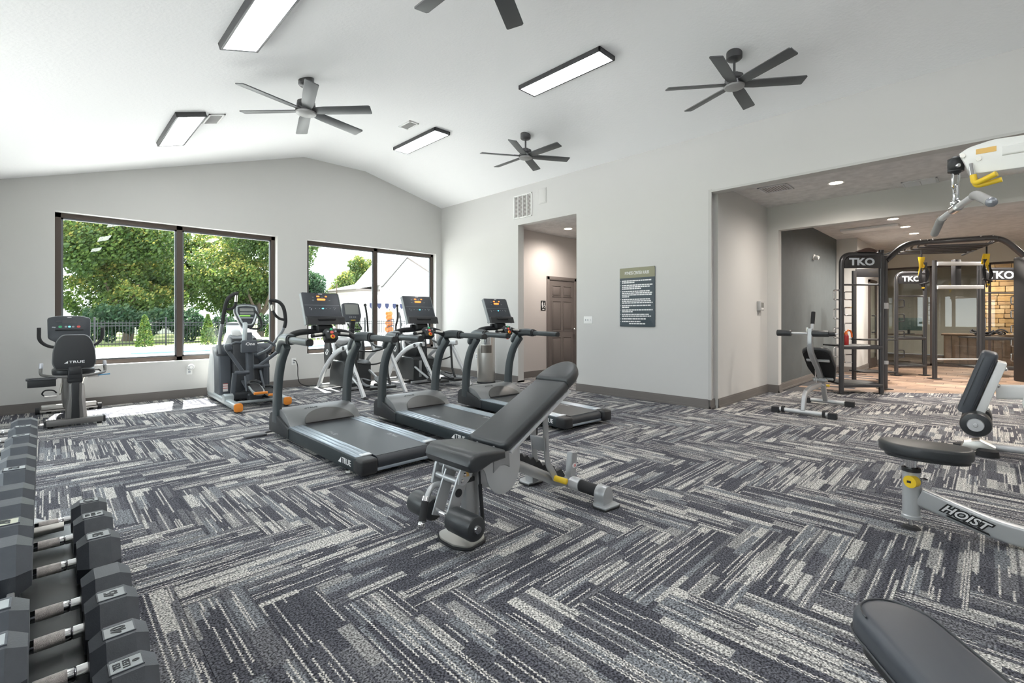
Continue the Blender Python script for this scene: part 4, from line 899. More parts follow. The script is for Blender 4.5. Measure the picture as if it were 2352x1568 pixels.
        part('foot_bracket', G().prism([(p.x, p.y) for p in fil([(.875, .018, 0), (.87, .09, 0), (.9, .128, 0), (.945, .132, 0), (.98, .1, 0), (.985, .018, 0), (.875, .018, 0)], .025)[:-1]], 'y', s*.26, s*.335, .006), SILVER, k)
    p = part('plate_post', G().sweep([(.93, -.03, .1), (.955, -.03, .285)], .05, .055, (0, 1, 0), .004), SV, e)
    part('number_label', G().prism([(x+.945, z+.20) for x, z in ell(.024, .016, 18)], 'y', -.0575, -.055), WHITEB, p)
    text('number', '15', .024, REDB, p, (.945, -.058, .20), (1, 0, 0), (0, 0, 1), off=.0006)
adj_bench()

# ============================================================ abdominal bench by the alcove
def ab_bench():
    e = thing('abdominal_bench', 'silver incline bench seen from behind beside the alcove opening', 'weight bench', (6.62, 1.62, 0), 0)
    SV = SILVER
    f = part('front_bar', G().tube([(0, -.27, .045), (0, .27, .045)], .026, 14), SILVERL, e)
    for s in (-1, 1):
        part('wheel', G().cyl((0, s*.205, .05), (0, s*.235, .05), .042), BLACKR, f); part('end_foot', G().prism([(-.035, .07), (.035, .07), (.04, 0), (-.04, 0)], 'y', s*.26, s*.35, .008), BLACKR, f)
    f = part('rear_bar', G().tube([(1.08, -.24, .045), (1.08, .18, .045)], .026, 14), SILVERL, e)
    for s in (-1, 1): part('end_foot', G().prism([(-.035+1.08, .07), (.035+1.08, .07), (.04+1.08, 0), (-.04+1.08, 0)], 'y', -.03+s*.2, -.03+s*.31, .008), BLACKR, f)
    part('front_leg', G().sweep(fil([(-.0, .0, .06), (.06, 0, .26), (.3, 0, .30), (.8, 0, .30)], .1), .05, .065, (0, 1, 0), .012), SV, e)
    part('rear_leg', G().sweep([(1.07, -.01, .06), (.86, -.01, .40)], .055, .06, (0, 1, 0), .01), SV, e)
    part('number_label', G().box((1.02, -.02, .14), (.004, .045, .06), R=(0, -.55, 0)), WHITEB, e)
    part('roller_frame', G().sweep(fil([(.9, 0, .34), (.72, 0, .52), (.3, 0, .78), (.33, 0, 1.06)], .16, 8), .06, .07, (0, 1, 0), .014), SV, e)
    part('hinge', G().cyl((.85, -.08, .36), (.85, .08, .36), .03), SV, e)
    part('pop_pin', G().cyl((.76, .03, .30), (.76, -.09, .30), .008).ball((.76, .035, .30), .014, 10), CHROME, e); part('pin_knob', G().cyl((.76, -.085, .30), (.76, -.12, .30), .012, .018), YELLOW, e)
    part('stop_rod', G().tube(fil([(.78, .03, .28), (.72, .03, .42), (.70, .03, .50)], .03), .008, 8).tube(fil([(.80, .09, .38), (.80, -.08, .38), (.84, -.08, .36), (.84, .09, .36)], .015), .006, 8), CHROME, e)
    ax = part('roller_axle', G().cyl((.32, -.22, 1.0), (.32, .32, 1.0), .015), SILVERL, e)
    for a, b in ((-.02, -.21), (.21, .385)):
        r = part('foam_roller', G().cyl((.32, a, 1.0), (.32, b, 1.0), .042, n=22, bev=.012), VINYL, e)
    part('hook_cluster', G().cyl((.32, -.2, 1.0), (.32, -.27, 1.0), .032, n=16), BLACKP, e); part('axle_tip', G().cyl((.32, -.27, 1.0), (.32, -.3, 1.0), .012, .004), CHROME, e)
    h = part('top_handle', G().tube([(.36, -.01, 1.03), (.41, -.015, 1.26)], .02, 12), SILVERL, e); part('handle_grip', G().cyl((.38, -.012, 1.12), (.415, -.015, 1.275), .024, n=14), BLACKR, h); part('handle_pin', G().cyl((.32, .03, 1.02), (.32, .03, 1.075), .018), CHROME, h)
    a = math.atan2(.43, -.6); M = Matrix.Translation((.97, -.03, .34)) @ Matrix.Rotation(-math.radians(143), 4, 'Y')
    bp = fil([(-.06, -.10, 0), (-.06, .10, 0), (.3, .17, 0), (.66, .165, 0), (.72, .10, 0), (.72, -.10, 0), (.66, -.165, 0), (.3, -.17, 0), (-.06, -.10, 0)], .06)[:-1]
    b = part('bench_pad', G().prism([(p.x, p.y) for p in bp], 'z', -.075, -.02, .02, 3).xf(M), VINYL, e)
    part('pad_board', G().prism([(p.x*.95+.01, p.y*.92) for p in bp], 'z', -.022, -.008).xf(M), mat('pad_underside', (.008, .008, .009), .9), b)
    part('pad_bracket', G().box((.5, 0, .0), (.04, .26, .02), .004).box((.05, 0, .0), (.04, .2, .02), .004).xf(M), SILVERL, b)
ab_bench()

# ============================================================ functional training rig (axes follow the rig)
def rig():
    e = thing('training_rig', 'dark graphite functional training rig with monkey bars and storage towers', 'training rig', (9.20, 1.50, 0), -YAW)
    # local x,y are relative to this point; rows below use r,d (right, depth) from the photo axes
    r0 = 9.20*cY-1.50*sY; d0 = 9.20*sY+1.50*cY
    def L(r, d, z): return V(r-r0, d-d0, z)
    def post(r, d, h, w=.075, name='post', z0=0):
        p = part(name, G().sweep([L(r, d, z0), L(r, d, h)], w*.9, w*.7, (1, 0, 0), .02), RIGM, e)
        if z0 == 0: part('foot_plate', G().box(L(r, d, .006), (w*2, w*2, .012), .003), RIGB, p)
        return p
    def hooks(r, d, s, zs, par, w_=.1):
        for z in zs: part('hook', G().tube(fil([L(r, d, z+.075), L(r+s*w_, d-.02, z+.075), L(r+s*w_, d-.02, z-.075), L(r, d, z-.075)], .03, 4), .0115, 8), CHROME if s < 0 else RIGB, par)
    def tower(ra, rb, d, h, hk=1, shelf=(.16, .76), left=True, depth=.45, tko=.19):
        k = .12
        pts = fil([L(ra, d, 0), L(ra, d, h), L(rb, d, h), L(rb, d, h-.02)] if left else [L(rb, d, 0), L(rb, d, h), L(ra, d, h), L(ra, d, h-.02)], .16, 8)
        a = part('arched_post', G().tube(pts, .036, 12), RIGM, e)
        part('foot_plate', G().box(L(ra if left else rb, d, .006), (.14, .16, .012), .003), RIGB, a)
        b = post(rb if left else ra, d, h+.07)
        hd = part('header_panel', G().prism([(ra-r0+.03, h-tko-.03), (ra-r0+.03, h-.1), (ra-r0+.1, h-.03), (rb-r0-.03, h-.03), (rb-r0-.03, h-tko-.03)] if left else [(ra-r0+.03, h-tko-.03), (ra-r0+.03, h-.03), (rb-r0-.1, h-.03), (rb-r0-.03, h-.1), (rb-r0-.03, h-tko-.03)], 'y', d-d0-.03, d-d0-.005, .004), RIGB, e)
        text('lettering', 'TKO', .15*(rb-ra)/.62, mat('tko_print', (.50, .55, .60), .5), hd, L((ra+rb)/2-.01, d-.0305, h-.03-tko/2), (1, 0, 0), (0, 0, 1), sx=1.25, off=.006)
        for z in shelf:
            s = part('shelf', G().b2(ra-r0, rb-r0, d-d0, d-d0+depth, z-.02, z+.005, .006), RIGB, e)
            part('shelf_bar', G().sweep([L(ra, d-.01, z-.03), L(rb, d-.01, z-.03)], .04, .055, (0, 1, 0), .012), RIGM, s)
        part('cross_tube', G().tube([L(ra, d, h-.48), L(rb, d, h-.48)], .014, 8), RIGM, e)
        return a, b
    a, b = tower(5.20, 5.83, 7.45, 2.20)
    hooks(5.165, 7.45, -1, (.36, .66, .96, 1.26, 1.56), a)
    # rear post of the near tower with hooks on its left
    p = post(6.56, 9.05, 2.1, .08); hooks(6.52, 9.05, -1, (.42, .72, 1.02, 1.32, 1.62), p, .16)
    part('header_panel', G().b2(6.6-r0, 7.1-r0, 9.05-d0, 9.07-d0, 1.98, 2.14, .004), RIGB, e); post(7.12, 9.05, 2.2)
    for z in (.2, .8): part('shelf', G().b2(6.5-r0, 7.1-r0, 8.7-d0, 9.1-d0, z-.02, z), RIGB, e)
    # big uprights and overhead beam
    p = post(6.28, 7.95, 2.24, .085); part('sleeve', G().sweep([L(6.28, 7.95, 1.35), L(6.28, 7.95, 1.45)], .09, .08, (1, 0, 0), .02), SILVER, p); part('sleeve', G().sweep([L(6.28, 7.95, .42), L(6.28, 7.95, .48)], .09, .08, (1, 0, 0), .02), SILVER, p)
    beam = part('overhead_beam', G().tube(fil([L(6.3, 7.95, 2.16), L(6.62, 7.95, 2.45), L(8.25, 7.95, 2.56), L(8.62, 7.95, 2.25)], .3, 10), .045, 16), RIGM, e)
    for q in (6.85, 7.05, 7.85, 8.05): part('bolt', G().ball(L(q, 7.9, 2.485+.067*(q-6.62)), .012, 8), CHROME, beam)
    post(8.66, 7.75, 2.42, .11); part('weight_cover', G().b2(8.70-r0, 9.2-r0, 7.8-d0, 8.2-d0, .1, 2.25, .03), RIGB, e)
    # monkey bars
    for k in range(6):
        d = 8.05+.2*k
        part('monkey_bar', G().tube(fil([L(6.98+.05*k, d-.15, 2.50), L(7.02+.05*k, d, 2.42), L(8.18+.13*k, d, 2.46), L(8.16+.13*k, d-.15, 2.54)], .08, 5), .017, 10), RIGM, e)
    for q0, q1 in ((6.98, 7.3), (8.18, 8.83)): part('bar_rail', G().tube([L(q0, 7.95, 2.50), L(q1, 9.25, 2.43)], .02, 10), RIGM, e)
    # ladder frame
    for q in (8.33, 9.27): post(q, 9.3, 2.33, .085)
    for z, m, hh in ((2.26, SILVERL, .075), (1.80, SILVERL, .075)): part('ladder_crossbar', G().sweep([L(8.35, 9.26, z), L(9.25, 9.26, z)], .03, hh, (0, 1, 0), .01), m, e)
    part('thin_crossbar', G().tube([L(8.33, 9.3, .38), L(9.27, 9.3, .38)], .016, 8), SILVERL, e)
    part('cable_column', G().b2(8.74-r0, 8.86-r0, 9.3-d0, 9.4-d0, 1.8, 2.35, .01), RIGB, e)
    # rear storage towers
    a, b = tower(8.02, 8.62, 9.85, 2.13, shelf=(.22, .80)); hooks(8.05, 9.85, 1, (.45, .85, 1.2, 1.5), a, .12)
    a, b = tower(9.45, 10.3, 9.55, 2.18, left=False, shelf=(.2, .80)); hooks(10.2, 9.55, -1, (.4, .7, .97, 1.27, 1.55), a, .12)
    return e, L
rg, RL = rig()
def world(v): return rg.matrix_basis @ v
def put(name, label, cat, v, group=None): return thing(name, label, cat, world(v), -YAW, group)
# suspension straps
def straps(label, v, flip):
    e = put('suspension_strap', label, 'strap', v, 'yellow suspension straps on the rig')
    g = G()
    for k in range(5): g.sweep(sm([(flip*(-.05+.025*k), 0, 0), (flip*(-.03+.02*k), .01*k, -.18), (flip*(-.05+.03*k), .0, -.34+.05*k)], 4), .03, .004, (1, 0, 0), .001)
    part('yellow_webbing', g, YELLOW, e)
    g = G()
    for k in range(4): g.tube(sm([(flip*(.02+.02*k), -.02, -.1), (flip*(.11-.02*k), -.03, -.3), (flip*(.02), -.02, -.52-.03*k), (flip*(-.08+.02*k), -.03, -.38), (flip*(-.02), -.02, -.2)], 5), .008, 6)
    part('black_loop', g, BLACKR, e)
    part('handle', G().cyl((flip*-.06, -.03, -.5), (flip*.1, -.03, -.46), .018), BLACKR, e); part('anchor_strap', G().sweep([(0, 0, 0), (.0, 0, .16)], .03, .006, (1, 0, 0), .001), BLACKR, e)
    part('yellow_tip', G().box((0, -.03, -.56), (.05, .02, .03), .005), YELLOW, e)
straps('yellow and black suspension strap hanging beside the ladder frame', RL(7.42, 8.55, 2.30), 1)
straps('yellow and black suspension strap hanging at the weight tower end', RL(8.60, 8.55, 2.36), -1)
# bottle, bands, cap
e = put('water_bottle', 'red water bottle with orange strap lid on the rig shelf', 'bottle', RL(5.36, 7.58, .765))
part('bottle_body', G().lathe([(0, 0), (.04, 0), (.042, .01), (.042, .14), (.03, .17), (0, .17)], (0, 0, 0)), mat('bottle_red', (.35, .02, .02), .25), e)
part('bottle_cap', G().lathe([(0, .165), (.028, .165), (.028, .2), (0, .2)], (0, 0, 0)), mat('bottle_orange', (.75, .16, .02), .4), e); part('carry_strap', G().tube(sm([(0, 0, .2), (.05, 0, .24), (.09, 0, .2), (.1, 0, .12)], 5), .012, 8), MATS['bottle_orange'], e)
e = put('resistance_bands', 'heap of black resistance bands on the rear rig shelf', 'bands', RL(9.85, 9.7, .85))
for k in range(9):
    c_ = (random.uniform(-.28, .28), random.uniform(-.08, .1), .02+.02*(k % 4)); t0 = random.uniform(0, 6)
    part('band', G().tube([(c_[0]+.12*math.cos(t0+i*PI/8), c_[1]+.07*math.sin(t0+i*PI/8), c_[2]+.03*math.sin(i*PI/4+k)) for i in range(16)], .014, 6, True), BLACKR, e)
e = put('folded_cloth', 'brown folded cloth lying on top of the near rig tower', 'cloth', RL(5.6, 7.47, 2.235))
part('cloth', G().prism([(-.16, 0), (-.1, .03), (-.02, .055), (.06, .05), (.14, .015), (.15, 0)], 'y', -.06, .07, .01), mat('cloth_brown', (.10, .06, .05), .8), e); part('cloth_fold', G().tube(sm([(-.15, -.06, .01), (-.02, -.07, .05), (.12, -.06, .02)], 5), .012, 6), MATS['cloth_brown'], e)

# ============================================================ lat pulldown machine
def lat():
    e = thing('lat_pulldown_machine', 'silver lat pulldown machine with round black seat on a slanted beam', 'weight machine', (3.52, .32, 0))
    SV = mat('machine_silver', (.55, .57, .58), .34, .45, coat=.15)
    part('leveling_foot', G().cyl((0, 0, 0), (0, 0, .012), .045, .03, 20), BLACKR, e); part('foot_stud', G().cyl((0, 0, .01), (0, 0, .07), .012), CHROME, e)
    part('seat_post', G().lathe([(0, .06), (.046, .06), (.046, .075), (.04, .08), (.04, .33), (0, .33)], (0, 0, 0), n=24), SV, e)
    part('post_ring', G().lathe([(.03, .325), (.044, .325), (.044, .345), (.03, .345)], (0, 0, 0), n=24), BLACKP, e)
    part('seat_stem', G().cyl((0, 0, .3), (0, 0, .41), .026), CHROME, e)
    k = part('pull_knob', G().cyl((-.038, -.02, .28), (-.075, .0, .28), .03, .034, 20), YELLOW, e); part('knob_label', G().box((-.077, .001, .28), (.003, .022, .012)), BLACKP, k)
    part('post_bolt', G().cyl((.0, -.04, .28), (.02, -.06, .285), .01), CHROME, e)
    part('front_pin', G().cyl((0, -.03, .285), (.01, -.07, .285), .008), CHROME, e)
    M = Matrix.Translation((.04, -.06, .415)) @ Matrix.Rotation(math.radians(3), 4, 'Y') @ Matrix.Rotation(math.radians(12), 4, 'Z')
    part('seat_pad', G().prism([(a, b*(1+.16*a/.17)) for a, b in ell(.165, .205, 40, 2.5)], 'z', .0, .065, .018, 4).xf(M), VINYL, e); part('seat_board', G().prism([(a*.9, b*.9) for a, b in ell(.165, .205, 36, 2.5)], 'z', -.012, .004).xf(M), BLACKP, e)
    bm_ = part('slant_beam', G().sweep(fil([(.01, -.03, .19), (.07, -.38, .06), (.16, -.75, .055), (.2, -1.0, .055)], .16, 8), .075, .1, (1, .12, 0), .016), SV, e)
    dy = V(.06, -.35, -.13).normalized(); up = V(-.02, -.13, .35)
    for nm, of, m_, dz in (('lettering_outline', .0075, BLACKP, 0), ('lettering', .0012, WHITEB, .0012)):
        text(nm, 'HOIST', .058, m_, bm_, V(.01, -.03, .19)+dy*.2+V(-.0395-dz, -.004, .004), dy, (0, 0, 1), sx=1.15, off=of, shear=.3)
    g = G(); M = frame(V(.01, -.03, .19)+dy*.2+V(-.0395, -.004, -.029), dy, (0, 0, 1)); g.prism([(-.08, -.005), (.11, -.005), (.1, .004), (-.07, .004)], 'z', 0, .0015, M=M); part('logo_bar', g, BLACKP, bm_)
    part('tower', G().b2(-.12, .28, -1.25, -1.05, 0, 2.2, .02), SV, e)
    part('tower_base', G().b2(-.3, .5, -1.3, -1.0, 0, .06, .01), SV, e)
    A = part('upper_arm', G().prism([(p.x, p.y) for p in fil([(-.20, 2.075, 0), (-.235, 2.10, 0), (-.33, 2.12, 0), (-.6, 2.10, 0), (-1.1, 2.12, 0), (-1.1, 1.95, 0), (-.46, 1.95, 0), (-.27, 1.955, 0), (-.235, 1.975, 0), (-.222, 2.02, 0), (-.20, 2.075, 0)], .03)[:-1]], 'x', -.05, .09, .006), WHITEM, e)
    part('arm_tube', G().sweep([(.02, -.36, 2.05), (.02, -1.1, 2.045)], .16, .05, (1, 0, 0), .012), WHITEM, A)
    part('caution_label', G().b2(-.0525, -.05, -.34, -.265, 2.055, 2.082), mat('label_amber', (.8, .5, .15), .5), A)
    for y, z in ((-.215, 2.06), (-.275, 2.03)): part('bolt', G().cyl((-.05, y, z), (-.058, y, z), .011), STEEL, A)
    hk = part('hook_rod', G().cyl((-.05, -.245, 2.01), (-.07, -.255, 1.935), .011), CHROME, e)
    part('hook_sleeve', G().tube(fil([(-.07, -.255, 1.945), (-.08, -.26, 1.895), (-.12, -.34, 1.925)], .03), .014, 10).tube(fil([(-.06, -.258, 1.93), (-.07, -.265, 1.885), (-.08, -.36, 1.90)], .03), .013, 10), YELLOW, hk)
    return e
lat()
e = thing('pulldown_bar', 'grey bent pulldown bar hanging on chain links from the white arm', 'bar', (3.55, .135, 1.80))
part('cable_stop', G().ball((0, .0, .235), .045, 18, (1, .8, 1.15)).cyl((0, 0, .2), (0, 0, .27), .035), BLACKP, e); part('stop_bolt', G().ball((-.035, -.01, .225), .013, 10), CHROME, e)
def link(z, h, w_, rot): return G().tube([Matrix.Rotation(rot, 4, 'Z') @ V(w_*math.cos(t), 0, z+(h/2-w_)*(1 if math.sin(t) >= 0 else -1)+w_*math.sin(t)) for t in [i*PI/8+.01 for i in range(16)]], .0055, 8, True)
part('chain_link', link(.155, .10, .017, -.8), CHROME, e); part('chain_link', link(.085, .085, .014, .7), CHROME, e); part('chain_link', link(.05, .07, .012, -.6), CHROME, e)
part('swivel_eye', G().tube([(0, .018*math.cos(i*PI/8), .028+.018*math.sin(i*PI/8)) for i in range(16)], .007, 8, True), CHROME, e)
part('bar_tube', G().tube(fil([(-.5, -.135, -.075), (-.33, -.085, .0), (0, 0, 0), (.34, .08, .0), (.52, .12, -.06)], .06), .0165, 14), SILVERL, e)
part('center_sleeve', G().tube([(-.05, -.012, 0), (.05, .012, 0)], .024, 16), CHROME, e)
part('rubber_grip', G().tube(fil([(-.5, -.135, -.075), (-.33, -.085, -.002), (-.3, -.077, 0)], .04), .021, 14), mat('grip_grey', (.34, .33, .32), .6), e); part('rubber_grip', G().tube(fil([(.30, .07, 0), (.34, .08, -.002), (.52, .12, -.06)], .04), .021, 14), MATS['grip_grey'], e)
part('end_cap', G().ball((-.505, -.137, -.077), .022, 14), mat('cap_grey', (.30, .31, .34), .25, .5), e)

# ============================================================ leg machine at the right edge
def leg_machine():
    e = thing('leg_machine', 'white leg curl machine with black pad and foam roller', 'weight machine', (5.86, .07, 0))
    M = Matrix.Translation((-.02, -.06, .42)) @ Matrix.Rotation(math.radians(8), 4, 'Z') @ Matrix.Rotation(math.radians(24), 4, 'X') @ Matrix.Rotation(0, 4, 'Z')
    # pad leaning back toward -y, facing +y
    M = Matrix.Translation((0, .06, .36)) @ Matrix.Rotation(math.radians(17), 4, 'X')
    part('thigh_pad', G().prism([(p.x, p.y) for p in fil([(-.17, 0, 0), (-.17, .56, 0), (.17, .56, 0), (.17, 0, 0), (-.17, 0, 0)], .05)[:-1]], 'y', -.02, .09, .03, 4).xf(M), mat('pad_slate', (.06, .066, .078), .36), e)
    part('pad_rib', G().b2(-.175, -.17, -.005, .0, .06, .5).b2(-.175, -.17, .06, .065, .06, .5).xf(M), VINYL, e)
    part('pad_bracket', G().b2(-.15, .12, -.085, -.025, -.06, .5, .008).xf(M), WHITEM, e)
    for z in (.08, .3, .45): part('bolt', G().ball(M @ V(-.1, -.09, z), .016, 10), CHROME, e)
    part('roller_axle', G().cyl((-.32, .02, .30), (.3, .02, .30), .02), CHROME, e)
    r = part('foam_roller', G().cyl((-.32, .02, .30), (-.12, .02, .30), .1, n=30, bev=.02), VINYL, e); part('roller_cap', G().cyl((-.318, .02, .30), (-.335, .02, .30), .055, .05, 28).cyl((-.33, .02, .30), (-.342, .02, .30), .02, .012, 16), SILVERL, r)
    part('foam_roller', G().cyl((.1, .02, .30), (.3, .02, .30), .1, n=30, bev=.02), VINYL, e)
    part('arm', G().sweep([(0, -.1, .56), (0, -.9, .62)], .1, .12, (1, 0, 0), .02), WHITEM, e)
    part('side_plate', G().prism([(-.25, .5), (-.3, .3), (-.42, .24), (-.6, .26), (-.6, .6), (-.3, .68)], 'x', -.09, -.07, .004), WHITEM, e)
    part('base_tube', G().tube([(.05, .02, .06), (.05, -.9, .1)], .032, 14), SILVERL, e)
    b = part('foot_bracket', G().prism([(-.1, .03), (-.1, .08), (.0, .13), (.1, .1), (.13, .03)], 'x', -.06, .1, .012), STEEL, e)
    part('rubber_foot', G().lathe([(0, 0), (.075, 0), (.07, .05), (.05, .065), (0, .065)], (-.05, -.05, 0), n=22), BLACKR, b); part('rubber_foot', G().lathe([(0, 0), (.06, 0), (.055, .05), (0, .06)], (.1, .12, 0), n=22), BLACKR, b)
    part('frame_column', G().b2(-.1, .1, -1.05, -.85, 0, 1.3, .02), WHITEM, e)
leg_machine()

# ============================================================ bench pad in the near corner
def corner_bench():
    e = thing('flat_bench', 'slate grey padded bench with rounded end and stitched side', 'weight bench', (1.585, .215, 0), math.radians(217))
    # local +x points from the rounded tip back along the bench
    M = Matrix.Translation((0, 0, .375))
    tip = [(.09-.09*math.cos(a_), .095*math.sin(a_)) for a_ in [(-PI/2+PI*i/16) for i in range(17)]]
    poly = [(x, y) for x, y in tip]+[(.8, .11), (.8, -.11)]
    b = part('bench_pad', G().prism(poly, 'z', .0, .08, .028, 5).xf(M), mat('pad_slate', (.06, .066, .078), .36), e)
    part('piping', G().tube([M @ V(x*1.0+.014, y*.86, .079) for x, y in tip]+[M @ V(.8, .1, .079)], .0025, 6), VINYLG, b)
    part('piping', G().tube([M @ V(.8, -.112, .02)]+[M @ V(x-.002, y*1.02, .02) for x, y in tip]+[M @ V(.8, .112, .02)], .003, 6), VINYLG, b)
    part('pad_board', G().prism([(x*.95+.03, y*.9) for x, y in poly], 'z', -.015, .002).xf(M), BLACKP, b)
    part('bench_beam', G().sweep([M @ V(.25, 0, -.04), M @ V(.8, 0, -.04)], .06, .06, (0, 1, 0), .01), SILVER, e)
    part('bench_leg', G().sweep([M @ V(.55, 0, -.05), (.65, 0, .05)], .06, .06, (0, 1, 0), .01), SILVER, e); part('bench_foot', G().box((.65, 0, .03), (.08, .4, .06), .01), SILVER, e)
corner_bench()

# ============================================================ dumbbells and rack
def rack():
    e = thing('dumbbell_rack', 'two tier dumbbell rack with dark shiny trays and pale end plates', 'dumbbell rack', (-.12, 1.9, 0))
    DT = mat('tray_dark', (.045, .05, .052), .22, .5); PG = mat('rack_pale', (.50, .50, .51), .4, .3)
    y0, y1 = -1.5, 1.0
    for nm, xa, xb, z in (('lower_tray', -.13, .30, .259), ('upper_tray', -.42, .072, .599)):
        g = G().b2(xa, xb, y0, y1, z, z+.012).b2(xa, xa+.012, y0, y1, z, z+.04)
        t = part(nm, g, DT, e); part('tray_lip', G().b2(xb-.012, xb, y0, y1, z-.03, z+.028, .003), PG if z > .5 else DT, t)
    for y in (y0-.04, y1):
        u = part('end_frame', G().prism([(-.42, 0), (-.36, 0), (-.30, .55), (-.30, .72), (-.38, .72)], 'y', y, y+.05, .004), PG, e)
        part('end_foot', G().b2(-.5, .36, y, y+.06, 0, .05, .008), PG, e)
        part('end_bracket', G().prism([(-.3, .2), (.30, .23), (.30, .258), (-.3, .258)], 'y', y, y+.04).prism([(-.4, .5), (.08, .57), (.08, .598), (-.4, .598)], 'y', y, y+.04), PG, e)
    part('end_shelf', G().prism([(-.13, .95), (.10, .95), (.17, 1.0), (-.05, 1.42), (-.13, 1.42)], 'z', .272, .284, .002), PG, e)
    part('end_tube', G().tube([(-.12, .82, .33), (.17, .82, .33)], .018, 12), STEEL, e)
    part('back_panel', G().b2(-.44, -.42, y0, y1, .1, .75), DT, e)
rack()
def head_geo(R_, T_, s):
    """hex head along x from 0 to s*T_ ; flats top and bottom; both faces chamfered"""
    g = G(); hx = [(R_*math.cos(k*PI/3), R_*math.sin(k*PI/3)) for k in range(6)]; c = .76
    rings = [(0, c), (.26*T_, 1), (.76*T_, 1), (T_, c)]; vs = []; fs = []
    for x, k in rings: vs += [(s*x, a*k, b*k) for a, b in hx]
    for i in range(3):
        for k in range(6): l = (k+1) % 6; fs.append((i*6+k, i*6+l, i*6+6+l, i*6+6+k))
    fs += [tuple(range(5, -1, -1)), tuple(range(18, 24))]
    return g.add(vs, fs)
def dumbbell(R_, T_, hl, num, label, loc, group, pale=False):
    e = thing('dumbbell', label, 'dumbbell', loc, group=group)
    a = R_*math.sin(PI/3)
    h = part('handle', G().lathe([(0, 0), (.0165, 0), (.0165, .022), (.0145, .024), (.0165, .027), (.0165, hl-.027), (.0145, hl-.024), (.0165, hl-.022), (.0165, hl), (0, hl)], (-hl/2, 0, 0), (1, 0, 0), 18), CHROME, e)
    part('knurling', G().cyl((-hl*.22, 0, 0), (hl*.22, 0, 0), .0172, n=18), RUST, h)
    for s in (-1, 1):
        hd = part('head', head_geo(R_, T_, s).xf(Matrix.Translation((s*hl/2, 0, 0))), HEXR, e, ang=20)
        cx = s*(hl/2+T_/2); fw = T_*.5; fh = R_*.62
        if num is None: continue
        part('label_plate', G().b2(cx-fw/2, cx+fw/2, -fh/2, fh/2, a-.001, a+.0015), LABELG if not pale else mat('label_cream', (.55, .56, .45), .5), hd)
        part('label_rim', G().b2(cx-fw/2-.003, cx-fw/2, -fh/2-.003, fh/2+.003, a-.001, a+.0022).b2(cx+fw/2, cx+fw/2+.003, -fh/2-.003, fh/2+.003, a-.001, a+.0022).b2(cx-fw/2, cx+fw/2, -fh/2-.003, -fh/2, a-.001, a+.0022).b2(cx-fw/2, cx+fw/2, fh/2, fh/2+.003, a-.001, a+.0022), HEXR, hd)
        if num == 'ring': part('round_emblem', G().tube([(cx+fw*.3*math.cos(t*PI/8), fh*.36*math.sin(t*PI/8), a+.002) for t in range(16)], .0022, 6, True), DARKP, hd)
        elif len(num) < 4: text('number', num, fw*.72, DARKP, hd, (cx, 0, a+.0022), (0, 1, 0), (-1, 0, 0), sx=.8, off=.0005)
        else:
            for q, tx in enumerate(num.split('|')): text('number', tx, fw*.33, DARKP, hd, (cx-fw*.28+q*fw*.3, 0, a+.0022), (0, 1, 0), (-1, 0, 0), off=.0003)
LT, UT = .272, .612       # tray tops
low = [(2.60, .075, 'ring', 'with round emblem at the far end of the lower tray'), (2.40, .085, 'YEI|LESI|0', 'with lettered label, next to the one with round emblem'), (2.165, .09, '50', 'labelled fifty, on the lower tray'), (1.845, .085, None, 'with a plain unlabelled top, on the lower tray'), (1.675, .083, '45', 'labelled forty-five, on the lower tray'), (1.47, .078, '40', 'labelled forty, on the lower tray'), (1.315, .074, 'YEI|LESI|0', 'with three line label, next to the one labelled forty')]
for y, R_, n, lb in low:
    a = R_*math.sin(PI/3); k = (1.2-LT-2*a)/.75
    dumbbell(R_, .115, .135, n, 'black rubber hex dumbbell '+lb, (.005, y*k, LT+a), 'dumbbells on the lower tray')
upp = [3.09, 2.88, 2.66, 2.46, 2.26, 2.09, 1.87, 1.72, 1.55, 1.42, 1.11, .99]
words = ['at the far end', 'second from the far end', 'third from the far end', 'fourth from the far end', 'fifth from the far end', 'sixth from the far end', 'seventh from the far end', 'eighth from the far end', 'with a yellowed label', 'tenth from the far end', 'just past the gap', 'second past the gap']
for k, y in enumerate(upp):
    R_ = .064 if k < 10 else .057; a = R_*math.sin(PI/3); q = (1.2-UT-2*a)/.46
    dumbbell(R_, .088+.001*k, .13, {0: None, 1: '5', 2: '8', 5: '12', 8: '20', 10: '30', 11: '35'}.get(k), 'hex dumbbell on the upper tray, '+words[k], (-.185, y*q, UT+a), 'dumbbells on the upper tray', k == 8)

# ============================================================ office beyond the glass partition
e = struct('window_3', G().b2(FX1, FX1+.05, YF, 2.05, 2.45, 2.51).b2(FX1, FX1+.05, YF, 2.05, -.0, .05), mat('partition_frame', (.07, .055, .05), .4, .3), 'full height glass partition between training room and office', 'window')
for y in (-2.6, -1.55, -.62, .02, 1.05, 2.02): part('mullion', G().b2(FX1, FX1+.05, y-.025, y+.025, 0, 2.5), MATS['partition_frame'], e)
ys = [YF, -2.6, -1.55, -.62, .02, 1.05, 2.02]
for a, b in zip(ys, ys[1:]): part('pane', G().b2(FX1+.02, FX1+.03, a+.03, b-.03, .05, 2.45), GLASS2, e)
part('pull_handle', G().tube(fil([(FX1, .09, .95), (FX1-.05, .09, .95), (FX1-.05, .09, 1.2), (FX1, .09, 1.2)], .02), .01, 8), CHROME, e)
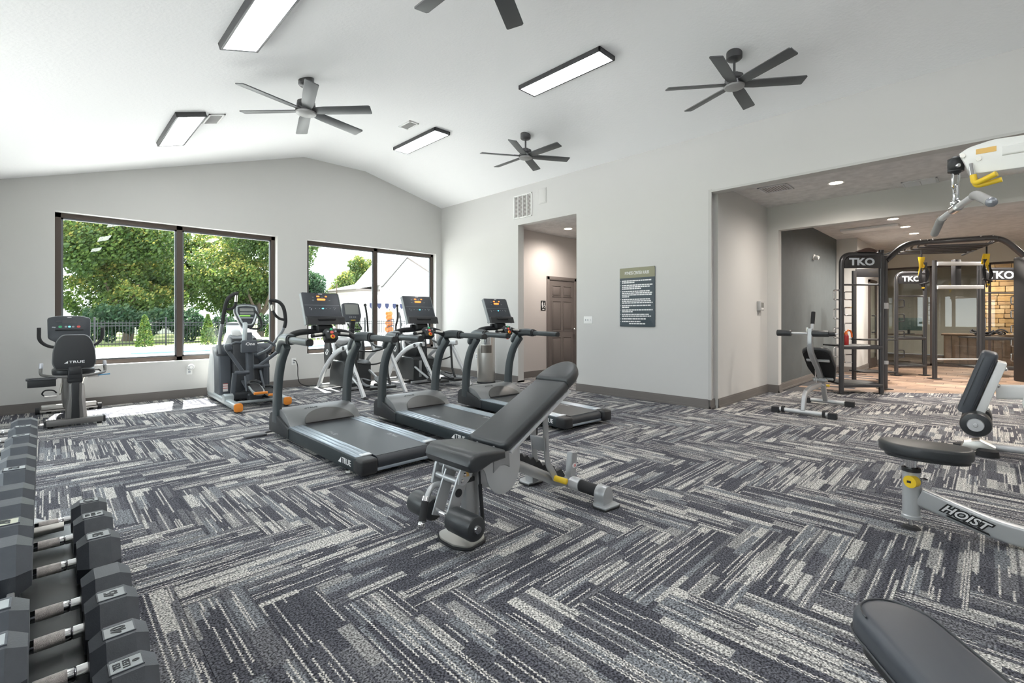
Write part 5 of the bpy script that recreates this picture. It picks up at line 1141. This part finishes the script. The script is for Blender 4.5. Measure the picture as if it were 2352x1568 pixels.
# glass entry door left of the partition
e = struct('door_2', G().b2(13.9, 14.9, 2.01, 2.05, 2.05, 2.12).b2(13.9, 13.98, 2.01, 2.05, 0, 2.1).b2(14.82, 14.9, 2.01, 2.05, 0, 2.1).b2(13.98, 14.82, 2.015, 2.045, 0, .22), MATS['partition_frame'], 'dark framed glass door beside the near rig tower', 'door')
part('pane', G().b2(13.98, 14.82, 2.02, 2.03, .22, 2.05), GLASS2, e); part('door_handle', G().tube(fil([(14.1, 2.01, .85), (14.1, 1.93, .85), (14.1, 1.93, 1.25), (14.1, 2.01, 1.25)], .04), .016, 8), BLACKP, e)
# stone column
e = struct('wall_stone_column', G().b2(18.62, 19.3, -1.35, .12, 0, 2.95), mat('stone_mortar', (.22, .16, .09), .9), 'tan stacked stone column in the office', 'column')
SM = [mat('stone_%d' % i, c, .8, bump=.4, bscale=30, var=.2) for i, c in enumerate(((.55, .36, .17), (.48, .30, .13), (.62, .44, .24), (.42, .27, .14)))]
z = .0
while z < 2.9:
    h = random.choice((.1, .13, .16)); y = .115
    while y > -1.34:
        w_ = min(random.uniform(.18, .42), y+1.345)
        if w_ > .05: part('stone', G().b2(18.56+random.uniform(0, .03), 18.64, y-w_+.006, y-.004, z+.005, min(z+h, 2.94)-.004, .008, 1), random.choice(SM), e)
        y -= w_
    z += h
# reception desk with vertical boards
e = thing('reception_desk', 'brown reception desk with vertical boards behind the glass', 'desk', (16.75, .25, 0))
DW = mat('desk_wood', (.20, .13, .095), .5, var=.2)
part('carcass', G().b2(.02, .7, -.75, .62, 0, .74), mat('desk_dark', (.08, .055, .045), .6), e); part('desk_top', G().b2(-.03, .75, -.8, .67, .74, .78, .006), DW, e)
for k in range(9): part('board', G().b2(-.0, .025, -.745+k*.152, -.745+k*.152+.146, .02, .74, .003), DW, e)
# pale tub chairs, small tables
def chair(label, o, rz):
    e = thing('tub_chair', label, 'chair', o, rz, 'pale chairs in the office'); m = mat('chair_shell', (.62, .58, .50), .5)
    g = G(); vs = []; fs = []; n = 18
    for i in range(n+1):
        t = math.radians(-20+220*i/n); zt = .80-.16*abs(math.cos(t))
        for r_, z_ in ((.25, .42), (.3, .5), (.31, zt), (.285, zt), (.26, .5)): vs.append((r_*math.cos(t), r_*math.sin(t), z_))
    for i in range(n):
        for k in range(5): l = (k+1) % 5; fs.append((i*5+k, i*5+l, i*5+5+l, i*5+5+k))
    fs += [(4, 3, 2, 1, 0), tuple(range(n*5, n*5+5))]
    part('shell', g.add(vs, fs), m, e); part('seat', G().prism(ell(.26, .26, 24), 'z', .40, .46, .012), m, e)
    for a in (45, 135, 225, 315): part('leg', G().cyl((.1*math.cos(math.radians(a)), .1*math.sin(math.radians(a)), .41), (.22*math.cos(math.radians(a)), .22*math.sin(math.radians(a)), 0), .014, n=8), BLACKP, e)
chair('pale shell chair behind the reception desk boards', (17.9, .30, .0), math.radians(-90)); chair('pale shell chair beside the stone column', (18.0, -.55, 0), math.radians(-70))
e = thing('side_table', 'slim dark desk with monitor in the office', 'desk', (17.0, 1.85, 0))
part('table_top', G().b2(-.35, .35, -.6, .6, .72, .75, .004), mat('desk_dark', (.08, .055, .045), .6), e)
for sx in (-1, 1):
    for sy in (-1, 1): part('leg', G().b2(sx*.33-.015, sx*.33+.015, sy*.57-.015, sy*.57+.015, 0, .72), BLACKP, e)
e = thing('monitor', 'dark monitor on the slim office desk', 'monitor', (17.05, 1.6, .75)); part('screen', G().b2(-.02, .02, -.28, .28, .1, .45, .008), mat('monitor_teal', (.10, .17, .17), .3), e); part('stand', G().b2(-.02, .03, -.03, .03, 0, .12).b2(-.1, .1, -.12, .12, 0, .015), BLACKP, e)

# ============================================================ outdoors
def ground(name, g, m, label, cat): return part(name, g, m, None, label, cat, kind='structure')
ground('ground', G().b2(-60, 90, YB+.24, 120, -.4, -.06).b2(-60, XL-.15, -40, YB+.24, -.4, -.06), mat('lawn', (.16, .20, .05), .95, var=.3, vscale=.5), 'sunlit lawn outside the windows', 'ground')
ground('pool_deck', G().b2(-14, 34, YB+.24, 25.2, -.1, -.03).b2(-14, XL-.15, -8, YB+.24, -.1, -.03).b2(13.5, 40, 25.2, 60, -.1, -.03), mat('concrete', (.60, .60, .60), .85, var=.05), 'pale concrete pool deck outside the windows', 'deck')  # strip left of the building is unseen, added to bounce sun indoors
ground('pool_coping', G().b2(1.2, 9.4, 20.2, 20.55, -.05, .03, .01).b2(1.2, 1.5, 14, 20.4, -.05, .03).b2(9.1, 9.4, 14, 20.4, -.05, .03), mat('coping', (.68, .67, .65), .8), 'pale raised pool coping', 'coping')
e = part('pool_tile_band', G().b2(2.0, 8.6, 20.18, 20.2, -.03, .02), mat('tile_blue', (.10, .18, .36), .3), None, 'blue tile band along the pool edge', 'tiles')
# fence
def fence():
    e = thing('metal_fence', 'dark metal picket fence along the pool deck', 'fence', (5, 26, -.04)); FM = mat('fence_black', (.02, .022, .026), .5, .3)
    for z in (1.0, .88, .12): part('rail', G().b2(-18, 18, -.015, .015, z, z+.035), FM, e)
    x = -18
    while x <= 18: part('fence_post', G().b2(x-.03, x+.03, -.03, .03, 0, 1.22).box((x, 0, 1.24), (.08, .08, .04), .008), FM, e); x += 2.4
    g = G(); x = -18
    while x < 18: g.b2(x-.009, x+.009, -.009, .009, .04, 1.12); x += .115
    p = part('pickets', g, FM, e); p['kind'] = 'stuff'
fence()
# trees
def leafmat(name, c1, c2, c3):
    m = bpy.data.materials.new(name); m.use_nodes = True; nt = m.node_tree; b = nt.nodes['Principled BSDF']; b.inputs['Roughness'].default_value = .6; MATS[name] = m
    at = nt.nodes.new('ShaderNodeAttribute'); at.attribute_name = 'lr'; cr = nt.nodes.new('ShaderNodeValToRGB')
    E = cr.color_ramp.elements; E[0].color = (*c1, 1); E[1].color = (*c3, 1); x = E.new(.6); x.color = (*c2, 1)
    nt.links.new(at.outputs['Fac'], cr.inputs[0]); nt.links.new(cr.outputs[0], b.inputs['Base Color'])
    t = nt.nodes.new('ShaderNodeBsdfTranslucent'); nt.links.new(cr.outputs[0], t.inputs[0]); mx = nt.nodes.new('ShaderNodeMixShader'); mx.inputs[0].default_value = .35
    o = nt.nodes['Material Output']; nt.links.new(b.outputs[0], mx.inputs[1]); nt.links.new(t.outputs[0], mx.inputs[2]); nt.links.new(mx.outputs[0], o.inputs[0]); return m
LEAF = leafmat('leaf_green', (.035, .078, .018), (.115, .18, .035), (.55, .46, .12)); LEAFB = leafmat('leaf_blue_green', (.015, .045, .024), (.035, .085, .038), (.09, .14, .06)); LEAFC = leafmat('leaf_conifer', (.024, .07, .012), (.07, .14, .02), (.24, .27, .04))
BARK = mat('bark', (.10, .075, .055), .9, bump=.6, bscale=12)
def leaves(pts, size, up=.35):
    vs = []; fs = []; rn = []
    for p, q in pts:
        s = size*random.uniform(.6, 1.3); a = Vector((random.gauss(0, 1), random.gauss(0, 1), random.gauss(0, 1))).normalized(); b = a.orthogonal().normalized()*s; c = a.cross(b).normalized()*s*.55
        o = len(vs); vs += [p-b, p-b*.1+c, p+b, p-b*.1-c]; fs.append((o, o+1, o+2, o+3)); rn.append(q)
    me = bpy.data.meshes.new('leaves'); me.from_pydata([v[:] for v in vs], [], fs); at = me.attributes.new('lr', 'FLOAT', 'FACE'); at.data.foreach_set('value', rn); return me
def tree(name, label, base, blobs, n, size, m, trunk, group=None):
    e = thing(name, label, 'tree', base, group=group); pts = []; vol = sum(b[3]**2 for b in blobs)
    for cx, cy, cz, r, k in blobs:
        for _ in range(int(n*r*r/vol)):
            d = Vector((random.gauss(0, 1), random.gauss(0, 1), random.gauss(0, 1))).normalized(); rr = r*random.uniform(.45, 1.0)**.6*(1+.18*math.sin(5*d.x+3*d.z+cx))
            pts.append((V(cx+d.x*rr, cy+d.y*rr, cz+d.z*rr*k), min(1, max(0, .35+.35*d.z+random.gauss(0, .22)))))  # tone lightens toward blob tops: sunlit highlights painted into the leaf colour
    me = leaves(pts, size); me.materials.append(m); o = bpy.data.objects.new('crown', me); C.objects.link(o); o.parent = e; o['kind'] = 'stuff'
    if trunk:
        h, r = trunk; g = G().tube(sm([(0, 0, -.1), (.05*h, 0, h*.4), (-.03*h, .1, h)], 5), [r*(1-.5*i/10) for i in range(11)], 10); part('trunk', g, BARK, e)
        for k in range(5):
            a = k*1.26; part('branch', G().tube(sm([(0, 0, h*.55), (math.cos(a)*h*.3, math.sin(a)*h*.3, h*.95), (math.cos(a)*h*.55, math.sin(a)*h*.5, h*1.4)], 4), [r*.5*(1-.6*i/8) for i in range(9)], 8), BARK, e)
    return e
def blobs(w_, h, z0, n=9, dp=2.5, r=1.9):
    return [(random.uniform(-w_/2, w_/2), random.uniform(-dp, dp), z0+random.uniform(0, 1)*h, r*random.uniform(.75, 1.2), .85) for _ in range(n)]
random.seed(21)
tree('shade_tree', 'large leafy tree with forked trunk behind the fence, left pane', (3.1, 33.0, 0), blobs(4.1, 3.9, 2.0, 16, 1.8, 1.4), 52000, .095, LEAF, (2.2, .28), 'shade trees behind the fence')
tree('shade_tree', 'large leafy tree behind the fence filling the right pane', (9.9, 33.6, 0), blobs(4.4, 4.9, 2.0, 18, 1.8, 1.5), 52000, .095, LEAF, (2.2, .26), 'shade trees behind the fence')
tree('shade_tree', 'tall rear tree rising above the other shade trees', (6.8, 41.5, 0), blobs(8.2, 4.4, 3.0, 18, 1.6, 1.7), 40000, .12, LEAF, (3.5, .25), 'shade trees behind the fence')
tree('hedge', 'dark dense hedge below the big tree crowns', (6.6, 29.2, 0), blobs(10.5, .7, .6, 18, .3, .75), 16000, .09, LEAFB, None)
tree('roadside_tree', 'small blue green tree at the edge of the second window', (16.5, 43.5, 0), blobs(1.8, 2.2, 2.4, 7, 1, 1.25), 9000, .12, LEAFB, (2.4, .2), 'trees beyond the white house')
tree('roadside_tree', 'thin sunlit tree beside the utility pole', (22.6, 48.5, 0), [(0, 0, 4.6, 1.3, .9), (-1, 0, 3.4, 1.3, .9), (1, 0, 3.2, 1.4, .9), (.3, 0, 5.4, .9, .9), (-.2, 0, 2.2, 1.5, .8)], 9000, .11, LEAF, (2.4, .2), 'trees beyond the white house')
tree('roadside_tree', 'full round tree behind the white house roof', (26.6, 52, 0), [(0, 0, 6.0, 1.9, .9), (-1.8, 0, 5.0, 1.5, .9), (1.6, 0, 5.4, 1.7, .9), (-.6, 0, 7.4, 1.1, .9), (1.0, 0, 7.2, 1.1, .9), (-2.2, 0, 3.6, 1.4, .9), (0, 0, 4, 2, .9)], 26000, .12, LEAF, (3, .25), 'trees beyond the white house')
tree('shrub', 'dense clipped shrub under the white house eave', (22.6, 45.2, 0), [(0, 0, 1.6, 1.3, .8), (1.5, 0, 2.0, 1.2, .6), (-1.4, 0, .9, 1.2, .9), (2.6, 0, 2.2, .9, .5), (.5, 0, .6, 1.0, .9)], 12000, .1, LEAFB, None)
for px_x, y, h, wh in ((2.95, 25.2, 1.35, 'seen just past the bike console'), (5.25, 25.2, 1.4, 'beside the window mullion'), (6.95, 25.2, 1.2, 'seen past the elliptical handle'), (7.95, 25.2, 1.15, 'seen past the elliptical console'), (9.65, 25.2, 1.75, 'tallest of them, near the window edge')):
    pts = []
    for _ in range(1500):
        t = random.random()**.8; a = random.uniform(0, 2*PI); r_ = .34*(1-t)**.8+.03
        pts.append((V(r_*math.cos(a)*random.uniform(.6, 1), r_*math.sin(a)*random.uniform(.6, 1), t*h), min(1, max(0, random.gauss(.5, .25)))))
    e = thing('arborvitae', 'small cone shaped evergreen at the pool fence, '+wh, 'tree', (px_x, y, -.04), group='evergreens along the pool fence')
    me = leaves(pts, .055); me.materials.append(LEAFC); o = bpy.data.objects.new('foliage', me); C.objects.link(o); o.parent = e; o['kind'] = 'stuff'
    part('stem', G().cyl((0, 0, 0), (0, 0, h*.7), .03, .01, 8), BARK, e)
# white house across the pool
HW = mat('house_white', (.80, .79, .77), .7); HS = mat('house_soffit', (.16, .14, .13), .7); HR = mat('house_roof', (.75, .73, .70), .8)
e = thing('white_house', 'white gabled house beyond the pool', 'building', (25.2, 37, 0))
x0, x1 = -4.55, 4.3
part('wall', G().prism([(x0, -.1), (x0, 3.9), (-2.15, 6.6), (x1, 3.4), (x1, -.1)], 'y', 0, 6), HW, e)
part('rake_board', G().sweep([(x0-.1, -.15, 3.85), (-2.15, -.15, 6.62)], .3, .09, (0, 1, 0), .01), mat('rake_dark', (.025, .023, .023), .6), e); part('rake_board', G().sweep([(-2.15, -.15, 6.62), (x1, -.15, 3.5)], .3, .05, (0, 1, 0), .01), HS, e)
part('side_roof', G().prism([(x0-2.2, 3.72), (x0+.2, 4.35), (x0+.2, 4.1), (x0-2.2, 3.6)], 'y', .5, 6), HR, e); part('eave', G().b2(x0-2.25, x0+.15, .3, 6, 3.5, 3.66, .02), HS, e); part('side_wall', G().b2(x0-1.4, x0+.1, .9, 6, -.1, 3.55), HW, e)
part('wall_lamp', G().tube(fil([(2.6, -.02, 3.0), (2.6, -.35, 3.1), (2.75, -.5, 2.6)], .15), .06, 8), BLACKP, e)
part('door', G().b2(-3.6, -2.9, -.03, 0, .0, 2.2, .01), mat('house_grey', (.45, .46, .48), .6), e)
# striped awning with blue scalloped valance
e = thing('pool_awning', 'white pool awning with navy scalloped valance', 'awning', (18.0, 31, 0)); cvs = mat('canvas_white', (.78, .77, .75), .8)
part('canopy', G().prism([(-2.6, 2.25), (0, 3.0), (2.4, 2.25), (2.4, 2.2), (-2.6, 2.2)], 'y', -1.2, 1.6, .01), cvs, e)
for s in (-2.4, 2.2): part('awning_post', G().cyl((s, -1.1, -.05), (s, -1.1, 2.2), .04), WHITEP, e)
g = G(); x = -2.6
for k in range(17):
    xx = -2.6+k*.295; part('scallop', G().prism([(xx, 2.2), (xx+.285, 2.2), (xx+.285, 2.0), (xx+.21, 1.86), (xx+.1425, 1.82), (xx+.075, 1.86), (xx, 2.0)], 'y', -1.22, -1.2), mat('navy_canvas', (.012, .018, .06), .8) if k % 2 else cvs, e)
part('valance_band', G().b2(-2.6, 2.4, -1.215, -1.205, 2.0, 2.2), MATS['navy_canvas'], e)
tree('shrub', 'variegated bush beside the awning post', (16.45, 33.5, 0), [(0, 0, .5, .45, 1), (0, 0, 1.1, .4, 1), (.05, 0, 1.6, .35, 1)], 1800, .09, LEAFC, None)
# pumpkin stack decoration
e = thing('pumpkin_stack', 'stack of glowing orange pumpkins decoration on the deck', 'decoration', (19.95, 34.6, -.04)); PO = mat('pumpkin_orange', (.42, .095, .006), .5)
for z, r_ in ((.3, .36), (.8, .32), (1.25, .28), (1.58, .30)):
    vs = []; g = G(); n = 24; m_ = 10; rings = []
    for j in range(m_+1):
        ph = PI*j/m_-PI/2
        for i in range(n): t = 2*PI*i/n; q = r_*(1-.09*abs(math.sin(4*t)))*max(.02, math.cos(ph)); vs.append((q*math.cos(t), q*math.sin(t), z+.85*r_*math.sin(ph)))
    g.add(vs, [(j*n+i, j*n+(i+1) % n, j*n+n+(i+1) % n, j*n+n+i) for j in range(m_) for i in range(n)]); part('pumpkin', g, PO, e)
part('stem', G().cyl((0, 0, 1.8), (.05, 0, 1.95), .04, .03, 8), mat('stem_brown', (.10, .08, .03), .8), e)
for z in (.55, 1.05): part('vine', G().tube(sm([(-.3, -.2, z-.1), (-.1, -.36, z), (.2, -.3, z+.08), (.35, -.1, z)], 5), .035, 8), BLACKR, e)
e = thing('lawn_decoration', 'round white lawn decoration with black hat', 'decoration', (21.0, 34.8, -.04))
part('body', G().ball((0, 0, .62), .5, 20, (.95, .8, 1.2)), WHITEP, e); part('emblem', G().ball((0, -.4, .68), .13, 12, (.8, .25, 1.3)), BLACKR, e); part('hat', G().lathe([(.34, 0), (.2, .05), (.14, .25), (.05, .5), (0, .52)], (0, 0, 1.2)), BLACKR, e)
# utility pole with wires
e = thing('utility_pole', 'slim utility pole with wires beyond the pool', 'utility pole', (18.2, 40.5, 0)); part('pole', G().cyl((0, 0, -.1), (0, 0, 4.2), .06, .05, 8), BARK, e)
for z in (2.9, 3.15, 3.4): part('wire', G().tube([(-6+k*1.5, 0, z-.012*(k-4)*(k-4)*-1-.15) for k in range(9)], .012, 6), mat('wire_grey', (.4, .4, .38), .5), e)
# deck furniture seen as bright shapes
def lounger(o, rz, label):
    e = thing('pool_lounger', label, 'lounger', o, rz, 'white pool loungers on the deck')
    part('seat', G().b2(-.32, .32, -.7, .5, .3, .36, .02), WHITEP, e); part('backrest', G().box((0, .78, .55), (.64, .7, .06), .02, R=(.75, 0, 0)), WHITEP, e)
    for sx in (-1, 1):
        for y in (-.6, .4): part('leg', G().b2(sx*.28-.02, sx*.28+.02, y-.02, y+.02, -.03, .3), WHITEP, e)
lounger((6.6, 21.6, 0), .5, 'white pool lounger beyond the elliptical trainer'); lounger((8.6, 21.8, 0), -.2, 'white pool lounger beyond the elliptical trainer'); lounger((9.9, 21.4, 0), .3, 'white pool lounger beyond the elliptical trainer')
e = thing('trash_bin', 'grey trash bin on the pool deck', 'trash bin', (6.0, 23.9, -.03)); part('bin', G().lathe([(0, 0), (.3, 0), (.32, .9), (0, .9)], (0, 0, 0)), mat('bin_grey', (.2, .22, .24), .5), e); part('lid', G().lathe([(0, .9), (.34, .9), (.3, 1.0), (0, 1.05)], (0, 0, 0)), BLACKP, e)
# flat roofed white building glimpsed through the trees
e = thing('far_building', 'pale building glimpsed between the tree crowns', 'building', (6.2, 46, 0)); part('wall', G().b2(-1.9, 1.9, 0, 3, -.1, 3.4), HW, e); part('roof', G().b2(-2.1, 2.1, -.2, 3.2, 3.4, 3.6), HR, e)
for k in (-1.2, 0, 1.2): part('window', G().b2(k-.3, k+.3, -.03, 0, 1.6, 2.6), mat('house_grey', (.45, .46, .48), .6), e)
